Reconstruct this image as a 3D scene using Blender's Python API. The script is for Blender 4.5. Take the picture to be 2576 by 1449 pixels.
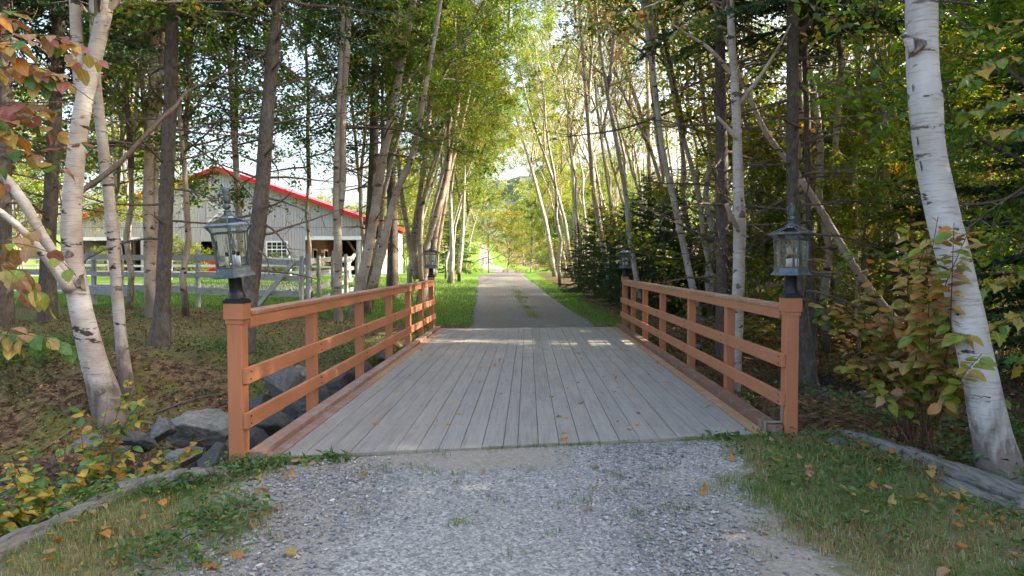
import bpy, math, random
import numpy as np
from mathutils import Vector, Matrix, Euler

for o in list(bpy.data.objects):
    bpy.data.objects.remove(o)
S = bpy.context.scene
COL = S.collection
R = math.radians

# ------------------------------------------------------------------ camera
CAMZ = 1.55
FPX = 1717.0                      # focal length in pixels of a 2576 px wide picture
cam_d = bpy.data.cameras.new('camera')
cam = bpy.data.objects.new('camera', cam_d)
COL.objects.link(cam)
cam.location = (0, 0, CAMZ)
cam.rotation_euler = (R(90 - 1.985), 0, R(1.334))
cam_d.sensor_width = 36
cam_d.lens = 36 * FPX / 2576
cam_d.clip_start = 0.05
cam_d.clip_end = 4000
S.camera = cam

# ------------------------------------------------------------------ world and sun
SUN_EL, SUN_AZ = 28.0, 4.0        # elevation, and angle from +X towards +Y
SUN_TO = Vector((math.cos(R(SUN_EL)) * math.cos(R(SUN_AZ)), math.cos(R(SUN_EL)) * math.sin(R(SUN_AZ)), math.sin(R(SUN_EL))))
W = bpy.data.worlds.new('World')
S.world = W
W.use_nodes = True
wn = W.node_tree
for n in list(wn.nodes):
    wn.nodes.remove(n)
w_out = wn.nodes.new('ShaderNodeOutputWorld')
w_bg = wn.nodes.new('ShaderNodeBackground')
w_sky = wn.nodes.new('ShaderNodeTexSky')
w_sky.sky_type = 'NISHITA'
w_sky.sun_disc = False
w_sky.sun_elevation = R(SUN_EL)
w_sky.sun_rotation = R(90 - SUN_AZ)
w_sky.air_density = 1.0
w_sky.dust_density = 7.0
w_sky.ozone_density = 0.6
w_bg.inputs['Strength'].default_value = 0.15
wn.links.new(w_sky.outputs[0], w_bg.inputs[0])
wn.links.new(w_bg.outputs[0], w_out.inputs[0])
sun_d = bpy.data.lights.new('sun', 'SUN')
sun_d.energy = 3.4
sun_d.angle = R(0.6)
sun_d.color = (1.0, 0.90, 0.74)
sun = bpy.data.objects.new('sun', sun_d)
COL.objects.link(sun)
sun.rotation_euler = SUN_TO.to_track_quat('Z', 'Y').to_euler()
sun.location = (30, 5, 30)

S.view_settings.view_transform = 'Standard'
S.view_settings.look = 'None'
S.view_settings.gamma = 1
S.view_settings.use_curve_mapping = False
S.view_settings.exposure = 2.6
S.render.engine = 'CYCLES'
S.cycles.max_bounces = 6
S.cycles.diffuse_bounces = 3
S.cycles.glossy_bounces = 2
S.cycles.transmission_bounces = 4
S.cycles.transparent_max_bounces = 12
S.cycles.sample_clamp_indirect = 6
S.cycles.caustics_reflective = False
S.cycles.caustics_refractive = False
S.cycles.use_denoising = True
try:
    S.cycles.denoiser = 'OPENIMAGEDENOISE'
    S.cycles.denoising_input_passes = 'RGB_ALBEDO_NORMAL'
    S.cycles.denoising_prefilter = 'ACCURATE'
except Exception:
    pass

CAMM = Euler(cam.rotation_euler).to_matrix()

def at(px, py, Y):
    """world point seen at pixel (px, py) of the 2576 px picture, at world depth Y"""
    d = CAMM @ Vector(((px - 1288) / FPX, -(py - 724.5) / FPX, -1))
    return Vector((0, 0, CAMZ)) + d * (Y / d.y)

# ------------------------------------------------------------------ helpers: meshes
class MB:
    """collects quads and triangles, builds one mesh object"""
    def __init__(s):
        s.v, s.q, s.t, s.n = [], [], [], 0
        s.qa, s.ta = [], []
    def add(s, V, Q=None, T=None, qa=None, ta=None):
        V = np.asarray(V, float).reshape(-1, 3)
        if Q is not None and len(Q):
            Q = np.asarray(Q, int).reshape(-1, 4)
            s.q.append(Q + s.n)
            s.qa.append(np.zeros(len(Q)) if qa is None else np.broadcast_to(qa, (len(Q),)))
        if T is not None and len(T):
            T = np.asarray(T, int).reshape(-1, 3)
            s.t.append(T + s.n)
            s.ta.append(np.zeros(len(T)) if ta is None else np.broadcast_to(ta, (len(T),)))
        s.v.append(V)
        s.n += len(V)
        return s
    def box(s, x0, x1, y0, y1, z0, z1):
        V = [(x0, y0, z0), (x1, y0, z0), (x1, y1, z0), (x0, y1, z0), (x0, y0, z1), (x1, y0, z1), (x1, y1, z1), (x0, y1, z1)]
        return s.add(V, [(0, 3, 2, 1), (4, 5, 6, 7), (0, 1, 5, 4), (1, 2, 6, 5), (2, 3, 7, 6), (3, 0, 4, 7)])
    def hexa(s, bottom, top):
        V = list(bottom) + list(top)
        return s.add(V, [(0, 3, 2, 1), (4, 5, 6, 7), (0, 1, 5, 4), (1, 2, 6, 5), (2, 3, 7, 6), (3, 0, 4, 7)])
    def beam(s, a, b, w, h, up=(0, 0, 1)):
        """box along a-b, w sideways, h along up"""
        a, b = Vector(a), Vector(b)
        d = (b - a).normalized()
        u = Vector(up)
        sd = d.cross(u).normalized()
        u = sd.cross(d).normalized()
        B = [a - sd * w / 2 - u * h / 2, a + sd * w / 2 - u * h / 2, b + sd * w / 2 - u * h / 2, b - sd * w / 2 - u * h / 2]
        return s.hexa(B, [p + u * h for p in B])
    def tube(s, pts, rad, sides=6, rough=0.0, rng=None, cap=True, a=None):
        P = np.asarray([tuple(p) for p in pts], float)
        n = len(P)
        rad = np.broadcast_to(np.asarray(rad, float), (n,))
        T = np.gradient(P, axis=0)
        T /= np.linalg.norm(T, axis=1)[:, None] + 1e-9
        ref = np.array([0.31, 0.95, 0.05]) if abs(T[0, 2]) > 0.7 else np.array([0.05, 0.1, 1.0])
        U = np.cross(T, ref)
        U /= np.linalg.norm(U, axis=1)[:, None] + 1e-9
        Wv = np.cross(T, U)
        th = np.linspace(0, 2 * np.pi, sides, endpoint=False)
        rr = rad[:, None] * np.ones((1, sides))
        if rough and rng is not None:
            rr = rr * (1 + rough * rng.standard_normal((n, sides)))
        V = P[:, None, :] + rr[..., None] * (np.cos(th)[None, :, None] * U[:, None, :] + np.sin(th)[None, :, None] * Wv[:, None, :])
        i = np.arange(n - 1)[:, None] * sides
        j = np.arange(sides)[None, :]
        k = (j + 1) % sides
        Q = np.stack([i + j, i + k, i + sides + k, i + sides + j], -1).reshape(-1, 4)
        V = V.reshape(-1, 3)
        Tt = None
        if cap:
            V = np.vstack([V, P[:1], P[-1:]])
            jj = np.arange(sides)
            kk = (jj + 1) % sides
            o = n * sides
            Tt = np.vstack([np.stack([np.full(sides, o), kk, jj], -1), np.stack([np.full(sides, o + 1), (n - 1) * sides + jj, (n - 1) * sides + kk], -1)])
        return s.add(V, Q, Tt, qa=a, ta=a)
    def lathe(s, prof, sides=6, rot=0.0, cx=0, cy=0):
        """prof: list of (r, z); closed ring per level"""
        th = np.linspace(0, 2 * np.pi, sides, endpoint=False) + rot
        V = [(cx + r * math.cos(t), cy + r * math.sin(t), z) for r, z in prof for t in th]
        Q = []
        for i in range(len(prof) - 1):
            for j in range(sides):
                k = (j + 1) % sides
                Q.append((i * sides + j, i * sides + k, (i + 1) * sides + k, (i + 1) * sides + j))
        return s.add(V, Q)
    def mesh(s, name, mat, smooth=False, tint=False):
        V = np.concatenate(s.v)
        Q = np.concatenate(s.q) if s.q else np.zeros((0, 4), int)
        T = np.concatenate(s.t) if s.t else np.zeros((0, 3), int)
        me = bpy.data.meshes.new(name)
        me.vertices.add(len(V))
        me.vertices.foreach_set('co', V.astype(np.float32).ravel())
        loops = np.concatenate([Q.ravel(), T.ravel()]).astype(np.int32)
        me.loops.add(len(loops))
        me.loops.foreach_set('vertex_index', loops)
        nq, nt = len(Q), len(T)
        me.polygons.add(nq + nt)
        ls = np.concatenate([np.arange(nq) * 4, nq * 4 + np.arange(nt) * 3]).astype(np.int32)
        me.polygons.foreach_set('loop_start', ls)
        me.update(calc_edges=True)
        me.polygons.foreach_set('use_smooth', np.full(nq + nt, smooth, dtype=bool))
        if tint:
            at_ = me.attributes.new('tint', 'FLOAT', 'FACE')
            at_.data.foreach_set('value', np.concatenate(s.qa + s.ta).astype(np.float32))
        if mat is not None:
            me.materials.append(mat)
        return me
    def build(s, name, mat, parent=None, smooth=False, tint=False):
        return link(name, s.mesh(name, mat, smooth, tint), parent)

def link(name, data, parent=None, M=None):
    o = bpy.data.objects.new(name, data)
    COL.objects.link(o)
    if parent is not None:
        o.parent = parent
    if M is not None:
        o.matrix_local = M
    return o

def tag(o, label=None, cat=None, group=None, kind=None):
    if label: o['label'] = label
    if cat: o['category'] = cat
    if group: o['group'] = group
    if kind: o['kind'] = kind
    return o

def empty(name, loc, label=None, cat=None, group=None, rz=0.0):
    o = bpy.data.objects.new(name, None)
    COL.objects.link(o)
    o.location = loc
    o.rotation_euler = (0, 0, rz)
    o.empty_display_size = 0.1
    return tag(o, label, cat, group)

# ------------------------------------------------------------------ helpers: materials
class NT:
    def __init__(s, name):
        s.m = bpy.data.materials.new(name)
        s.m.use_nodes = True
        s.t = s.m.node_tree
        for n in list(s.t.nodes):
            s.t.nodes.remove(n)
        s.out = s.t.nodes.new('ShaderNodeOutputMaterial')
    def n(s, typ, **kw):
        nd = s.t.nodes.new('ShaderNode' + typ)
        for k, v in kw.items():
            if k.startswith('i_'):
                nd.inputs[k[2:].replace('_', ' ')].default_value = v
            else:
                setattr(nd, k, v)
        return nd
    def l(s, a, b):
        s.t.links.new(a, b)
    def coords(s, scale=(1, 1, 1), kind='Object', rnd=False):
        tc = s.n('TexCoord')
        mp = s.n('Mapping')
        mp.inputs['Scale'].default_value = scale
        s.l(tc.outputs[kind], mp.inputs[0])
        if rnd:
            oi = s.n('ObjectInfo')
            mu = s.n('Math', operation='MULTIPLY')
            mu.inputs[1].default_value = 37.0
            s.l(oi.outputs['Random'], mu.inputs[0])
            s.l(mu.outputs[0], mp.inputs['Location'])
        return mp.outputs[0]
    def noise(s, vec, scale, detail=3, rough=0.55):
        nd = s.n('TexNoise', i_Scale=scale, i_Detail=detail, i_Roughness=rough)
        s.l(vec, nd.inputs['Vector'])
        return nd.outputs[0]
    def ramp(s, fac, stops, interp='LINEAR'):
        nd = s.n('ValToRGB')
        cr = nd.color_ramp
        cr.interpolation = interp
        while len(cr.elements) < len(stops):
            cr.elements.new(0.5)
        for e, (p, c) in zip(cr.elements, stops):
            e.position = p
            e.color = tuple(c) + (1,) if len(c) == 3 else c
        s.l(fac, nd.inputs[0])
        return nd.outputs[0]
    def mix(s, fac, a, b, mode='MIX'):
        nd = s.n('MixRGB', blend_type=mode)
        for i, v in ((0, fac), (1, a), (2, b)):
            if isinstance(v, (int, float)):
                nd.inputs[i].default_value = v
            elif isinstance(v, (tuple, list)):
                nd.inputs[i].default_value = tuple(v) + (1,) if len(v) == 3 else v
            else:
                s.l(v, nd.inputs[i])
        return nd.outputs[0]
    def bump(s, h, strength=0.5, dist=0.01):
        nd = s.n('Bump', i_Strength=strength, i_Distance=dist)
        s.l(h, nd.inputs['Height'])
        return nd.outputs[0]
    def pbr(s, col, rough=0.8, bump=None, metal=0.0, spec=0.3):
        p = s.n('BsdfPrincipled')
        if isinstance(col, (tuple, list)):
            p.inputs['Base Color'].default_value = tuple(col) + (1,)
        else:
            s.l(col, p.inputs['Base Color'])
        if isinstance(rough, (int, float)):
            p.inputs['Roughness'].default_value = rough
        else:
            s.l(rough, p.inputs['Roughness'])
        p.inputs['Metallic'].default_value = metal
        p.inputs['Specular IOR Level'].default_value = spec
        if bump is not None:
            s.l(bump, p.inputs['Normal'])
        s.l(p.outputs[0], s.out.inputs[0])
        return s.m

def K(c, f):
    return tuple(min(1, x * f) for x in c)

M = {}

def leaf_material(name, stops, trans=0.45, per_object=True, mottled=False):
    t = NT(name)
    if mottled:
        f = t.noise(t.coords((1, 1, 1), rnd=True), 5.5, 5, 0.7)
        c = t.ramp(f, stops)
        tc = t.n('TexCoord'); sx = t.n('SeparateXYZ'); t.l(tc.outputs['Object'], sx.inputs[0])
        ab = t.n('Math', operation='ABSOLUTE'); t.l(sx.outputs[1], ab.inputs[0])
        vv = t.n('Math', operation='MULTIPLY_ADD'); t.l(ab.outputs[0], vv.inputs[0]); vv.inputs[1].default_value = -1.1; t.l(sx.outputs[0], vv.inputs[2])
        fr_ = t.n('Math', operation='PINGPONG'); t.l(vv.outputs[0], fr_.inputs[0]); fr_.inputs[1].default_value = 0.062
        side = t.ramp(fr_.outputs[0], [(0.0, (1, 1, 1)), (0.014, (0, 0, 0))])
        mid = t.ramp(ab.outputs[0], [(0.012, (1, 1, 1)), (0.026, (0, 0, 0))])
        c = t.mix(t.mix(0.35, (0, 0, 0), side), c, K(stops[0][1], 0.55))
        c = t.mix(t.mix(0.6, (0, 0, 0), mid), c, K(stops[1][1], 1.5))
        spots = t.ramp(t.noise(t.coords((1, 1, 1), rnd=True), 17, 4, 0.7), [(0.60, (0, 0, 0)), (0.68, (0.7, 0.7, 0.7))])
        c = t.mix(spots, c, (0.10, 0.05, 0.025))
    else:
        a = t.n('Attribute', attribute_name='tint')
        c = t.ramp(a.outputs['Fac'], stops)
    if per_object:
        oi = t.n('ObjectInfo')
        c = t.mix(1.0, c, oi.outputs['Color'], 'MULTIPLY')
    d = t.n('BsdfDiffuse')
    tr = t.n('BsdfTranslucent')
    gl = t.n('BsdfGlossy', i_Roughness=0.45)
    gl.inputs[0].default_value = (0.9, 0.9, 0.9, 1)
    t.l(c, d.inputs[0])
    t.l(t.mix(1.0, c, (1.25, 1.2, 0.75), 'MULTIPLY'), tr.inputs[0])
    m1 = t.n('MixShader')
    m1.inputs[0].default_value = trans
    t.l(d.outputs[0], m1.inputs[1]); t.l(tr.outputs[0], m1.inputs[2])
    m2 = t.n('MixShader')
    m2.inputs[0].default_value = 0.035
    t.l(m1.outputs[0], m2.inputs[1]); t.l(gl.outputs[0], m2.inputs[2])
    t.l(m2.outputs[0], t.out.inputs[0])
    return t.m

M['leaf'] = leaf_material('foliage_leaf', [(0.0, (0.045, 0.10, 0.014)), (0.35, (0.085, 0.16, 0.02)), (0.62, (0.15, 0.20, 0.025)), (0.85, (0.29, 0.25, 0.03)), (0.95, (0.36, 0.20, 0.03)), (1.0, (0.36, 0.12, 0.02))], 0.55)
M['needle'] = leaf_material('spruce_needle', [(0.0, (0.016, 0.042, 0.012)), (0.6, (0.036, 0.08, 0.02)), (0.9, (0.05, 0.085, 0.02)), (1.0, (0.13, 0.09, 0.035))], 0.2)
M['grass'] = leaf_material('grass_blade', [(0.0, (0.06, 0.14, 0.02)), (0.4, (0.13, 0.21, 0.04)), (0.62, (0.27, 0.26, 0.09)), (0.85, (0.42, 0.34, 0.18)), (1.0, (0.26, 0.15, 0.08))], 0.35)
M['litter'] = leaf_material('leaf_litter', [(0.0, (0.07, 0.035, 0.018)), (0.45, (0.15, 0.075, 0.035)), (0.75, (0.28, 0.15, 0.07)), (0.9, (0.36, 0.24, 0.06)), (1.0, (0.40, 0.20, 0.03))], 0.2)
M['weed'] = leaf_material('ground_cover', [(0.0, (0.03, 0.08, 0.015)), (0.6, (0.07, 0.15, 0.025)), (1.0, (0.16, 0.22, 0.04))], 0.35)
for nm, a, b, c in (('green', (0.05, 0.13, 0.02), (0.085, 0.19, 0.03), (0.18, 0.24, 0.04)),
                    ('lime', (0.11, 0.20, 0.025), (0.24, 0.30, 0.04), (0.40, 0.34, 0.04)),
                    ('yellow', (0.36, 0.30, 0.03), (0.50, 0.33, 0.04), (0.42, 0.16, 0.03)),
                    ('gold', (0.32, 0.27, 0.05), (0.44, 0.30, 0.08), (0.30, 0.16, 0.06)),
                    ('brown', (0.28, 0.15, 0.085), (0.40, 0.23, 0.12), (0.36, 0.27, 0.08)),
                    ('red', (0.25, 0.07, 0.05), (0.33, 0.12, 0.09), (0.36, 0.22, 0.06)),
                    ('orange', (0.42, 0.17, 0.03), (0.50, 0.22, 0.04), (0.30, 0.10, 0.03)),
                    ('tan', (0.34, 0.20, 0.10), (0.44, 0.27, 0.14), (0.26, 0.13, 0.06))):
    M['L_' + nm] = leaf_material('leaf_' + nm, [(0.3, a), (0.52, b), (0.75, c)], 0.4, per_object=False, mottled=True)

def mat_birch(name, white=(0.58, 0.54, 0.49), warm=(0.42, 0.33, 0.27), dark=0.5):
    t = NT(name)
    v = t.coords((1, 1, 1), rnd=True)
    vs = t.coords((5, 5, 60), rnd=True)
    vl = t.coords((3.2, 3.2, 9), rnd=True)
    base = t.ramp(t.noise(v, 2.6, 4), [(0.35, white), (0.62, warm), (0.75, K(white, 0.8))])
    fine = t.ramp(t.noise(vs, 1.0, 4, 0.7), [(0.54, (0, 0, 0)), (0.62, (1, 1, 1))])
    c = t.mix(t.mix(0.5, (0, 0, 0), fine), base, (0.20, 0.155, 0.13))
    blot = t.ramp(t.noise(vl, 1.0, 5, 0.6), [(0.592 + 0.02 * (1 - dark), (0, 0, 0)), (0.632 + 0.02 * (1 - dark), (1, 1, 1))])
    c = t.mix(blot, c, (0.045, 0.036, 0.032))
    tc = t.n('TexCoord'); sx = t.n('SeparateXYZ'); t.l(tc.outputs['Object'], sx.inputs[0])
    nb_ = t.noise(t.coords((6, 6, 2.2), rnd=True), 1.0, 5, 0.65)
    ad = t.n('Math', operation='MULTIPLY_ADD'); t.l(nb_, ad.inputs[0]); ad.inputs[1].default_value = 0.9; hz = t.n('Math', operation='MULTIPLY'); t.l(sx.outputs[2], hz.inputs[0]); hz.inputs[1].default_value = 0.5; t.l(hz.outputs[0], ad.inputs[2])
    foot = t.ramp(ad.outputs[0], [(0.62, (0.9, 0.9, 0.9)), (0.82, (0, 0, 0))])
    c = t.mix(foot, c, t.ramp(nb_, [(0.35, (0.07, 0.052, 0.042)), (0.65, (0.21, 0.16, 0.13))]))
    stain = t.ramp(t.noise(t.coords((2.2, 2.2, .9), rnd=True), 1.0, 4, 0.6), [(0.5, (0, 0, 0)), (0.72, (0.5, 0.5, 0.5))])
    c = t.mix(stain, c, (0.27, 0.22, 0.17))
    h = t.mix(0.5, t.noise(vs, 1.0, 4, 0.7), blot, 'SUBTRACT')
    h = t.mix(foot, h, nb_)
    return t.pbr(c, 0.75, t.bump(h, 0.5, 0.012), spec=0.2)

M['birch'] = mat_birch('birch_bark', (0.50, 0.465, 0.42), (0.36, 0.29, 0.235))
M['birch_white'] = mat_birch('paper_birch_bark', (0.56, 0.545, 0.525), (0.44, 0.41, 0.38), 0.3)
M['birch_warm'] = mat_birch('yellowish_birch_bark', (0.50, 0.43, 0.35), (0.34, 0.25, 0.18), 0.6)

def mat_bark(name, a, b, lichen):
    t = NT(name)
    v = t.coords((1, 1, 0.45), rnd=True)
    n1 = t.noise(v, 24, 5, 0.7)
    vo = t.n('TexVoronoi', i_Scale=34.0)
    t.l(v, vo.inputs['Vector'])
    c = t.ramp(n1, [(0.3, a), (0.62, b)])
    c = t.mix(t.ramp(t.noise(v, 5, 4, 0.6), [(0.54, (0, 0, 0)), (0.7, (0.7, 0.7, 0.7))]), c, lichen)
    h = t.mix(0.5, n1, vo.outputs['Distance'])
    return t.pbr(c, 0.9, t.bump(h, 0.9, 0.02), spec=0.15)

M['spruce_bark'] = mat_bark('spruce_bark', (0.055, 0.045, 0.037), (0.145, 0.118, 0.097), (0.21, 0.19, 0.165))
M['twig'] = mat_bark('dead_twig', (0.09, 0.065, 0.05), (0.17, 0.125, 0.10), (0.22, 0.19, 0.16))
M['brown_branch'] = mat_bark('brown_branch_bark', (0.11, 0.06, 0.045), (0.19, 0.11, 0.08), (0.2, 0.15, 0.12))
M['peel'] = NT('bark_curl').pbr((0.33, 0.25, 0.19), 0.8)
M['stem'] = NT('shrub_stem').pbr((0.14, 0.07, 0.05), 0.7)
M['knot'] = mat_bark('branch_scar', (0.06, 0.046, 0.04), (0.20, 0.155, 0.125), (0.38, 0.33, 0.28))

def mat_painted(name, base, worn, amount=0.62, rough=0.55, grain=(30, 2.0, 30)):
    t = NT(name)
    v = t.coords(grain, rnd=True)
    v2 = t.coords((1, 1, 1), rnd=True)
    g = t.noise(v, 1.0, 4, 0.6)
    c = t.mix(0.35, base, t.ramp(g, [(0.3, K(base, 0.75)), (0.7, K(base, 1.15))]))
    w = t.ramp(t.noise(v2, 6, 6, 0.7), [(amount, (0, 0, 0)), (amount + 0.06, (1, 1, 1))])
    c = t.mix(w, c, worn)
    c = t.mix(t.ramp(t.noise(v2, 2.2, 3), [(0.4, (0, 0, 0)), (0.75, (0.35, 0.35, 0.35))]), c, K(base, 0.6))
    return t.pbr(c, rough, t.bump(g, 0.25, 0.004), spec=0.3)

M['terracotta'] = mat_painted('terracotta_paint', (0.42, 0.165, 0.078), (0.26, 0.15, 0.10), 0.60)
M['terracotta_v'] = mat_painted('terracotta_post_paint', (0.42, 0.165, 0.078), (0.34, 0.20, 0.13), 0.65, grain=(30, 30, 2.0))
M['rail_top'] = mat_painted('worn_rail_top', (0.36, 0.17, 0.10), (0.33, 0.28, 0.22), 0.52)
M['curb'] = mat_painted('brown_curb_timber', (0.20, 0.105, 0.065), (0.22, 0.18, 0.15), 0.55, 0.8)
M['curb_red'] = mat_painted('faded_red_curb_timber', (0.27, 0.155, 0.115), (0.27, 0.235, 0.205), 0.50, 0.8)
M['plank_new'] = mat_painted('fresh_plank', (0.38, 0.215, 0.11), (0.40, 0.31, 0.22), 0.55, 0.8)
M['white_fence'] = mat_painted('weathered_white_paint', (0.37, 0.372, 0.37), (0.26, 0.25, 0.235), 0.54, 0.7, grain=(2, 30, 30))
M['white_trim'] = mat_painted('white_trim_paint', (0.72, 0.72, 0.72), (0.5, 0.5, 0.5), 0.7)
M['red_roof'] = mat_painted('red_roof_metal', (0.50, 0.018, 0.016), (0.36, 0.03, 0.025), 0.72, 0.4)

def mat_deck():
    t = NT('grey_deck_board')
    oi = t.n('ObjectInfo')
    v = t.coords((45, 1.6, 45), rnd=True)
    v2 = t.coords((1, 0.5, 1), rnd=True)
    v3 = t.coords((1, 1, 1), rnd=True)
    g = t.noise(v, 1.0, 5, 0.65)
    base = t.ramp(oi.outputs['Random'], [(0.0, (0.225, 0.215, 0.195)), (0.35, (0.275, 0.265, 0.245)), (0.6, (0.25, 0.25, 0.255)), (0.8, (0.30, 0.285, 0.26)), (1.0, (0.20, 0.20, 0.20))])
    c = t.mix(0.5, base, t.ramp(g, [(0.28, (0.11, 0.105, 0.095)), (0.5, (0.26, 0.25, 0.235)), (0.75, (0.38, 0.37, 0.35))]))
    c = t.mix(t.ramp(t.noise(v2, 2.3, 5, 0.65), [(0.45, (0, 0, 0)), (0.7, (0.45, 0.45, 0.45))]), c, (0.38, 0.355, 0.32))
    c = t.mix(t.ramp(t.noise(v3, 7, 5, 0.7), [(0.60, (0, 0, 0)), (0.75, (0.5, 0.5, 0.5))]), c, (0.17, 0.165, 0.16))
    c = t.mix(1.0, c, (0.95, 0.915, 0.865), 'MULTIPLY')
    return t.pbr(c, 0.75, t.bump(g, 0.35, 0.004), spec=0.3)
M['deck'] = mat_deck()

def mat_oldwood(name, a, b, axis=(2, 40, 40), lo=0.35):
    t = NT(name)
    v = t.coords(axis, rnd=True)
    g = t.noise(v, 1.0, 6, 0.7)
    c = t.ramp(g, [(0.3, K(a, lo)), (0.42, a), (0.68, b)])
    if lo < .5: c = t.mix(t.ramp(t.noise(t.coords((1, 1, 1), rnd=True), 5, 4), [(0.52, (0, 0, 0)), (0.7, (0.6, 0.6, 0.6))]), c, (0.10, 0.10, 0.055))
    return t.pbr(c, 0.9, t.bump(g, 0.9, 0.015), spec=0.15)
M['log'] = mat_oldwood('weathered_log', (0.135, 0.122, 0.105), (0.25, 0.232, 0.205), (40, 2, 40))
M['barn'] = mat_oldwood('grey_barn_board', (0.34, 0.33, 0.335), (0.45, 0.44, 0.445), (14, 14, 0.8), 0.7)
M['barn_brown'] = mat_oldwood('brown_stable_board', (0.17, 0.10, 0.06), (0.26, 0.16, 0.10), (20, 20, 1))
M['dark_wood'] = mat_oldwood('dark_timber', (0.06, 0.045, 0.035), (0.11, 0.085, 0.07), (30, 2, 30))

def mat_rock(name, a, b, moss=0.0):
    t = NT(name)
    v = t.coords((1, 1, 1), rnd=True)
    n1 = t.noise(v, 7, 6, 0.65)
    n2 = t.noise(v, 40, 5, 0.7)
    c = t.mix(0.4, t.ramp(n1, [(0.3, a), (0.7, b)]), t.ramp(n2, [(0.3, K(a, 0.7)), (0.7, K(b, 1.2))]))
    vc = t.n('TexVoronoi', feature='DISTANCE_TO_EDGE', i_Scale=3.2)
    wv = t.n('VectorMath', operation='ADD'); t.l(v, wv.inputs[0]); nz = t.n('TexNoise', i_Scale=4.0); t.l(v, nz.inputs['Vector']); t.l(nz.outputs['Color'], wv.inputs[1]); t.l(wv.outputs[0], vc.inputs['Vector'])
    ck = t.ramp(vc.outputs['Distance'], [(0.0, (1, 1, 1)), (0.025, (0, 0, 0))])
    c = t.mix(t.mix(0.7, (0, 0, 0), ck), c, K(a, 0.35))
    if moss:
        c = t.mix(t.ramp(t.noise(v, 3, 4), [(0.5, (0, 0, 0)), (0.62, (moss, moss, moss))]), c, (0.06, 0.075, 0.02))
    return t.pbr(c, 0.85, t.bump(t.mix(0.5, n1, n2), 0.8, 0.03), spec=0.25)
M['rock'] = mat_rock('grey_rock', (0.08, 0.084, 0.086), (0.19, 0.19, 0.185), 0.25)
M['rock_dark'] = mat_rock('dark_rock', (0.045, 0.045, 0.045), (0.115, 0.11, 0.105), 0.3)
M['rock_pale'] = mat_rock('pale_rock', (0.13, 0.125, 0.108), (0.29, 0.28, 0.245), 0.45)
M['cobble'] = mat_rock('stream_cobble', (0.11, 0.10, 0.095), (0.24, 0.22, 0.20), 0.15)

M['black_metal'] = NT('black_cast_metal').pbr((0.02, 0.022, 0.025), 0.45, metal=0.3)
t = NT('verdigris_metal')
v = t.coords((1, 1, 1), rnd=True)
c = t.ramp(t.noise(v, 22, 5, 0.7), [(0.32, (0.035, 0.044, 0.044)), (0.55, (0.085, 0.108, 0.105)), (0.72, (0.19, 0.235, 0.225))])
M['patina'] = t.pbr(c, 0.5, metal=0.35, spec=0.5)
t = NT('dull_pewter_metal')
c = t.ramp(t.noise(t.coords((1, 1, 1), rnd=True), 18, 5, 0.7), [(0.3, (0.05, 0.06, 0.066)), (0.6, (0.115, 0.135, 0.145)), (0.75, (0.24, 0.265, 0.28))])
M['pewter'] = t.pbr(c, 0.42, metal=0.4, spec=0.5)
M['nail'] = NT('rusty_nail').pbr((0.05, 0.032, 0.025), 0.7)
M['steel'] = NT('galvanised_steel').pbr((0.45, 0.47, 0.5), 0.4, metal=0.9)
M['candle_cream'] = NT('cream_candle_sleeve').pbr((0.66, 0.58, 0.36), 0.5)
M['candle_white'] = NT('white_candle_sleeve').pbr((0.75, 0.76, 0.78), 0.5)

def mat_glass(name, tintc, rough=0.03, k=0.10):
    t = NT(name)
    tr = t.n('BsdfTransparent'); tr.inputs[0].default_value = tuple(tintc) + (1,)
    gl = t.n('BsdfGlossy', i_Roughness=rough)
    fr = t.n('LayerWeight'); fr.inputs[0].default_value = 0.25
    ad = t.n('Math', operation='MULTIPLY_ADD'); ad.inputs[1].default_value = 0.5; ad.inputs[2].default_value = k * 0.5
    t.l(fr.outputs['Facing'], ad.inputs[0])
    bm = t.bump(t.noise(t.coords((1, 1, 1)), 30, 2), 0.15, 0.01)
    t.l(bm, gl.inputs['Normal'])
    mx = t.n('MixShader')
    t.l(ad.outputs[0], mx.inputs[0]); t.l(tr.outputs[0], mx.inputs[1]); t.l(gl.outputs[0], mx.inputs[2])
    t.l(mx.outputs[0], t.out.inputs[0])
    return t.m
M['glass'] = mat_glass('lantern_glass', (0.95, 0.97, 0.96), 0.03, 0.05)
t = NT('dark_window_glass')
M['window_glass'] = t.pbr((0.02, 0.025, 0.03), 0.08, spec=0.6)

# ------------------------------------------------------------------ terrain height
def lerp(x, pts):
    xs, ys = zip(*pts)
    return np.interp(x, xs, ys)

def sm(t):
    t = np.clip(t, 0, 1)
    return t * t * (3 - 2 * t)

ROADZ = [(-40, 0.0), (6, 0.0), (16.5, 0.0), (24, 0.16), (32, 0.40), (42, 0.68), (50, 0.80), (60, 0.72), (88, 0.52), (130, 0.8), (202, 1.7), (315, 7.6), (400, 13), (900, 40)]
ROADX = [(-40, -0.2), (4.5, -0.2), (6, -0.2), (17, 0.15), (30, -0.75), (42, -1.55), (50, -1.95), (60, -1.9), (75, -1.7), (88, -2.5), (105, -4.2), (130, -6.6), (202, -12.3), (315, -20.2), (400, -27), (900, -60)]
CREEK = [(-60, 2), (-12, 5.2), (-6, 6.3), (-3, 7.2), (0, 9.4), (3, 11.0), (6, 12.4), (12, 14.2), (30, 18.5), (80, 30)]

def road_z(y): return lerp(y, ROADZ)
def road_x(y): return lerp(y, ROADX)

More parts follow.
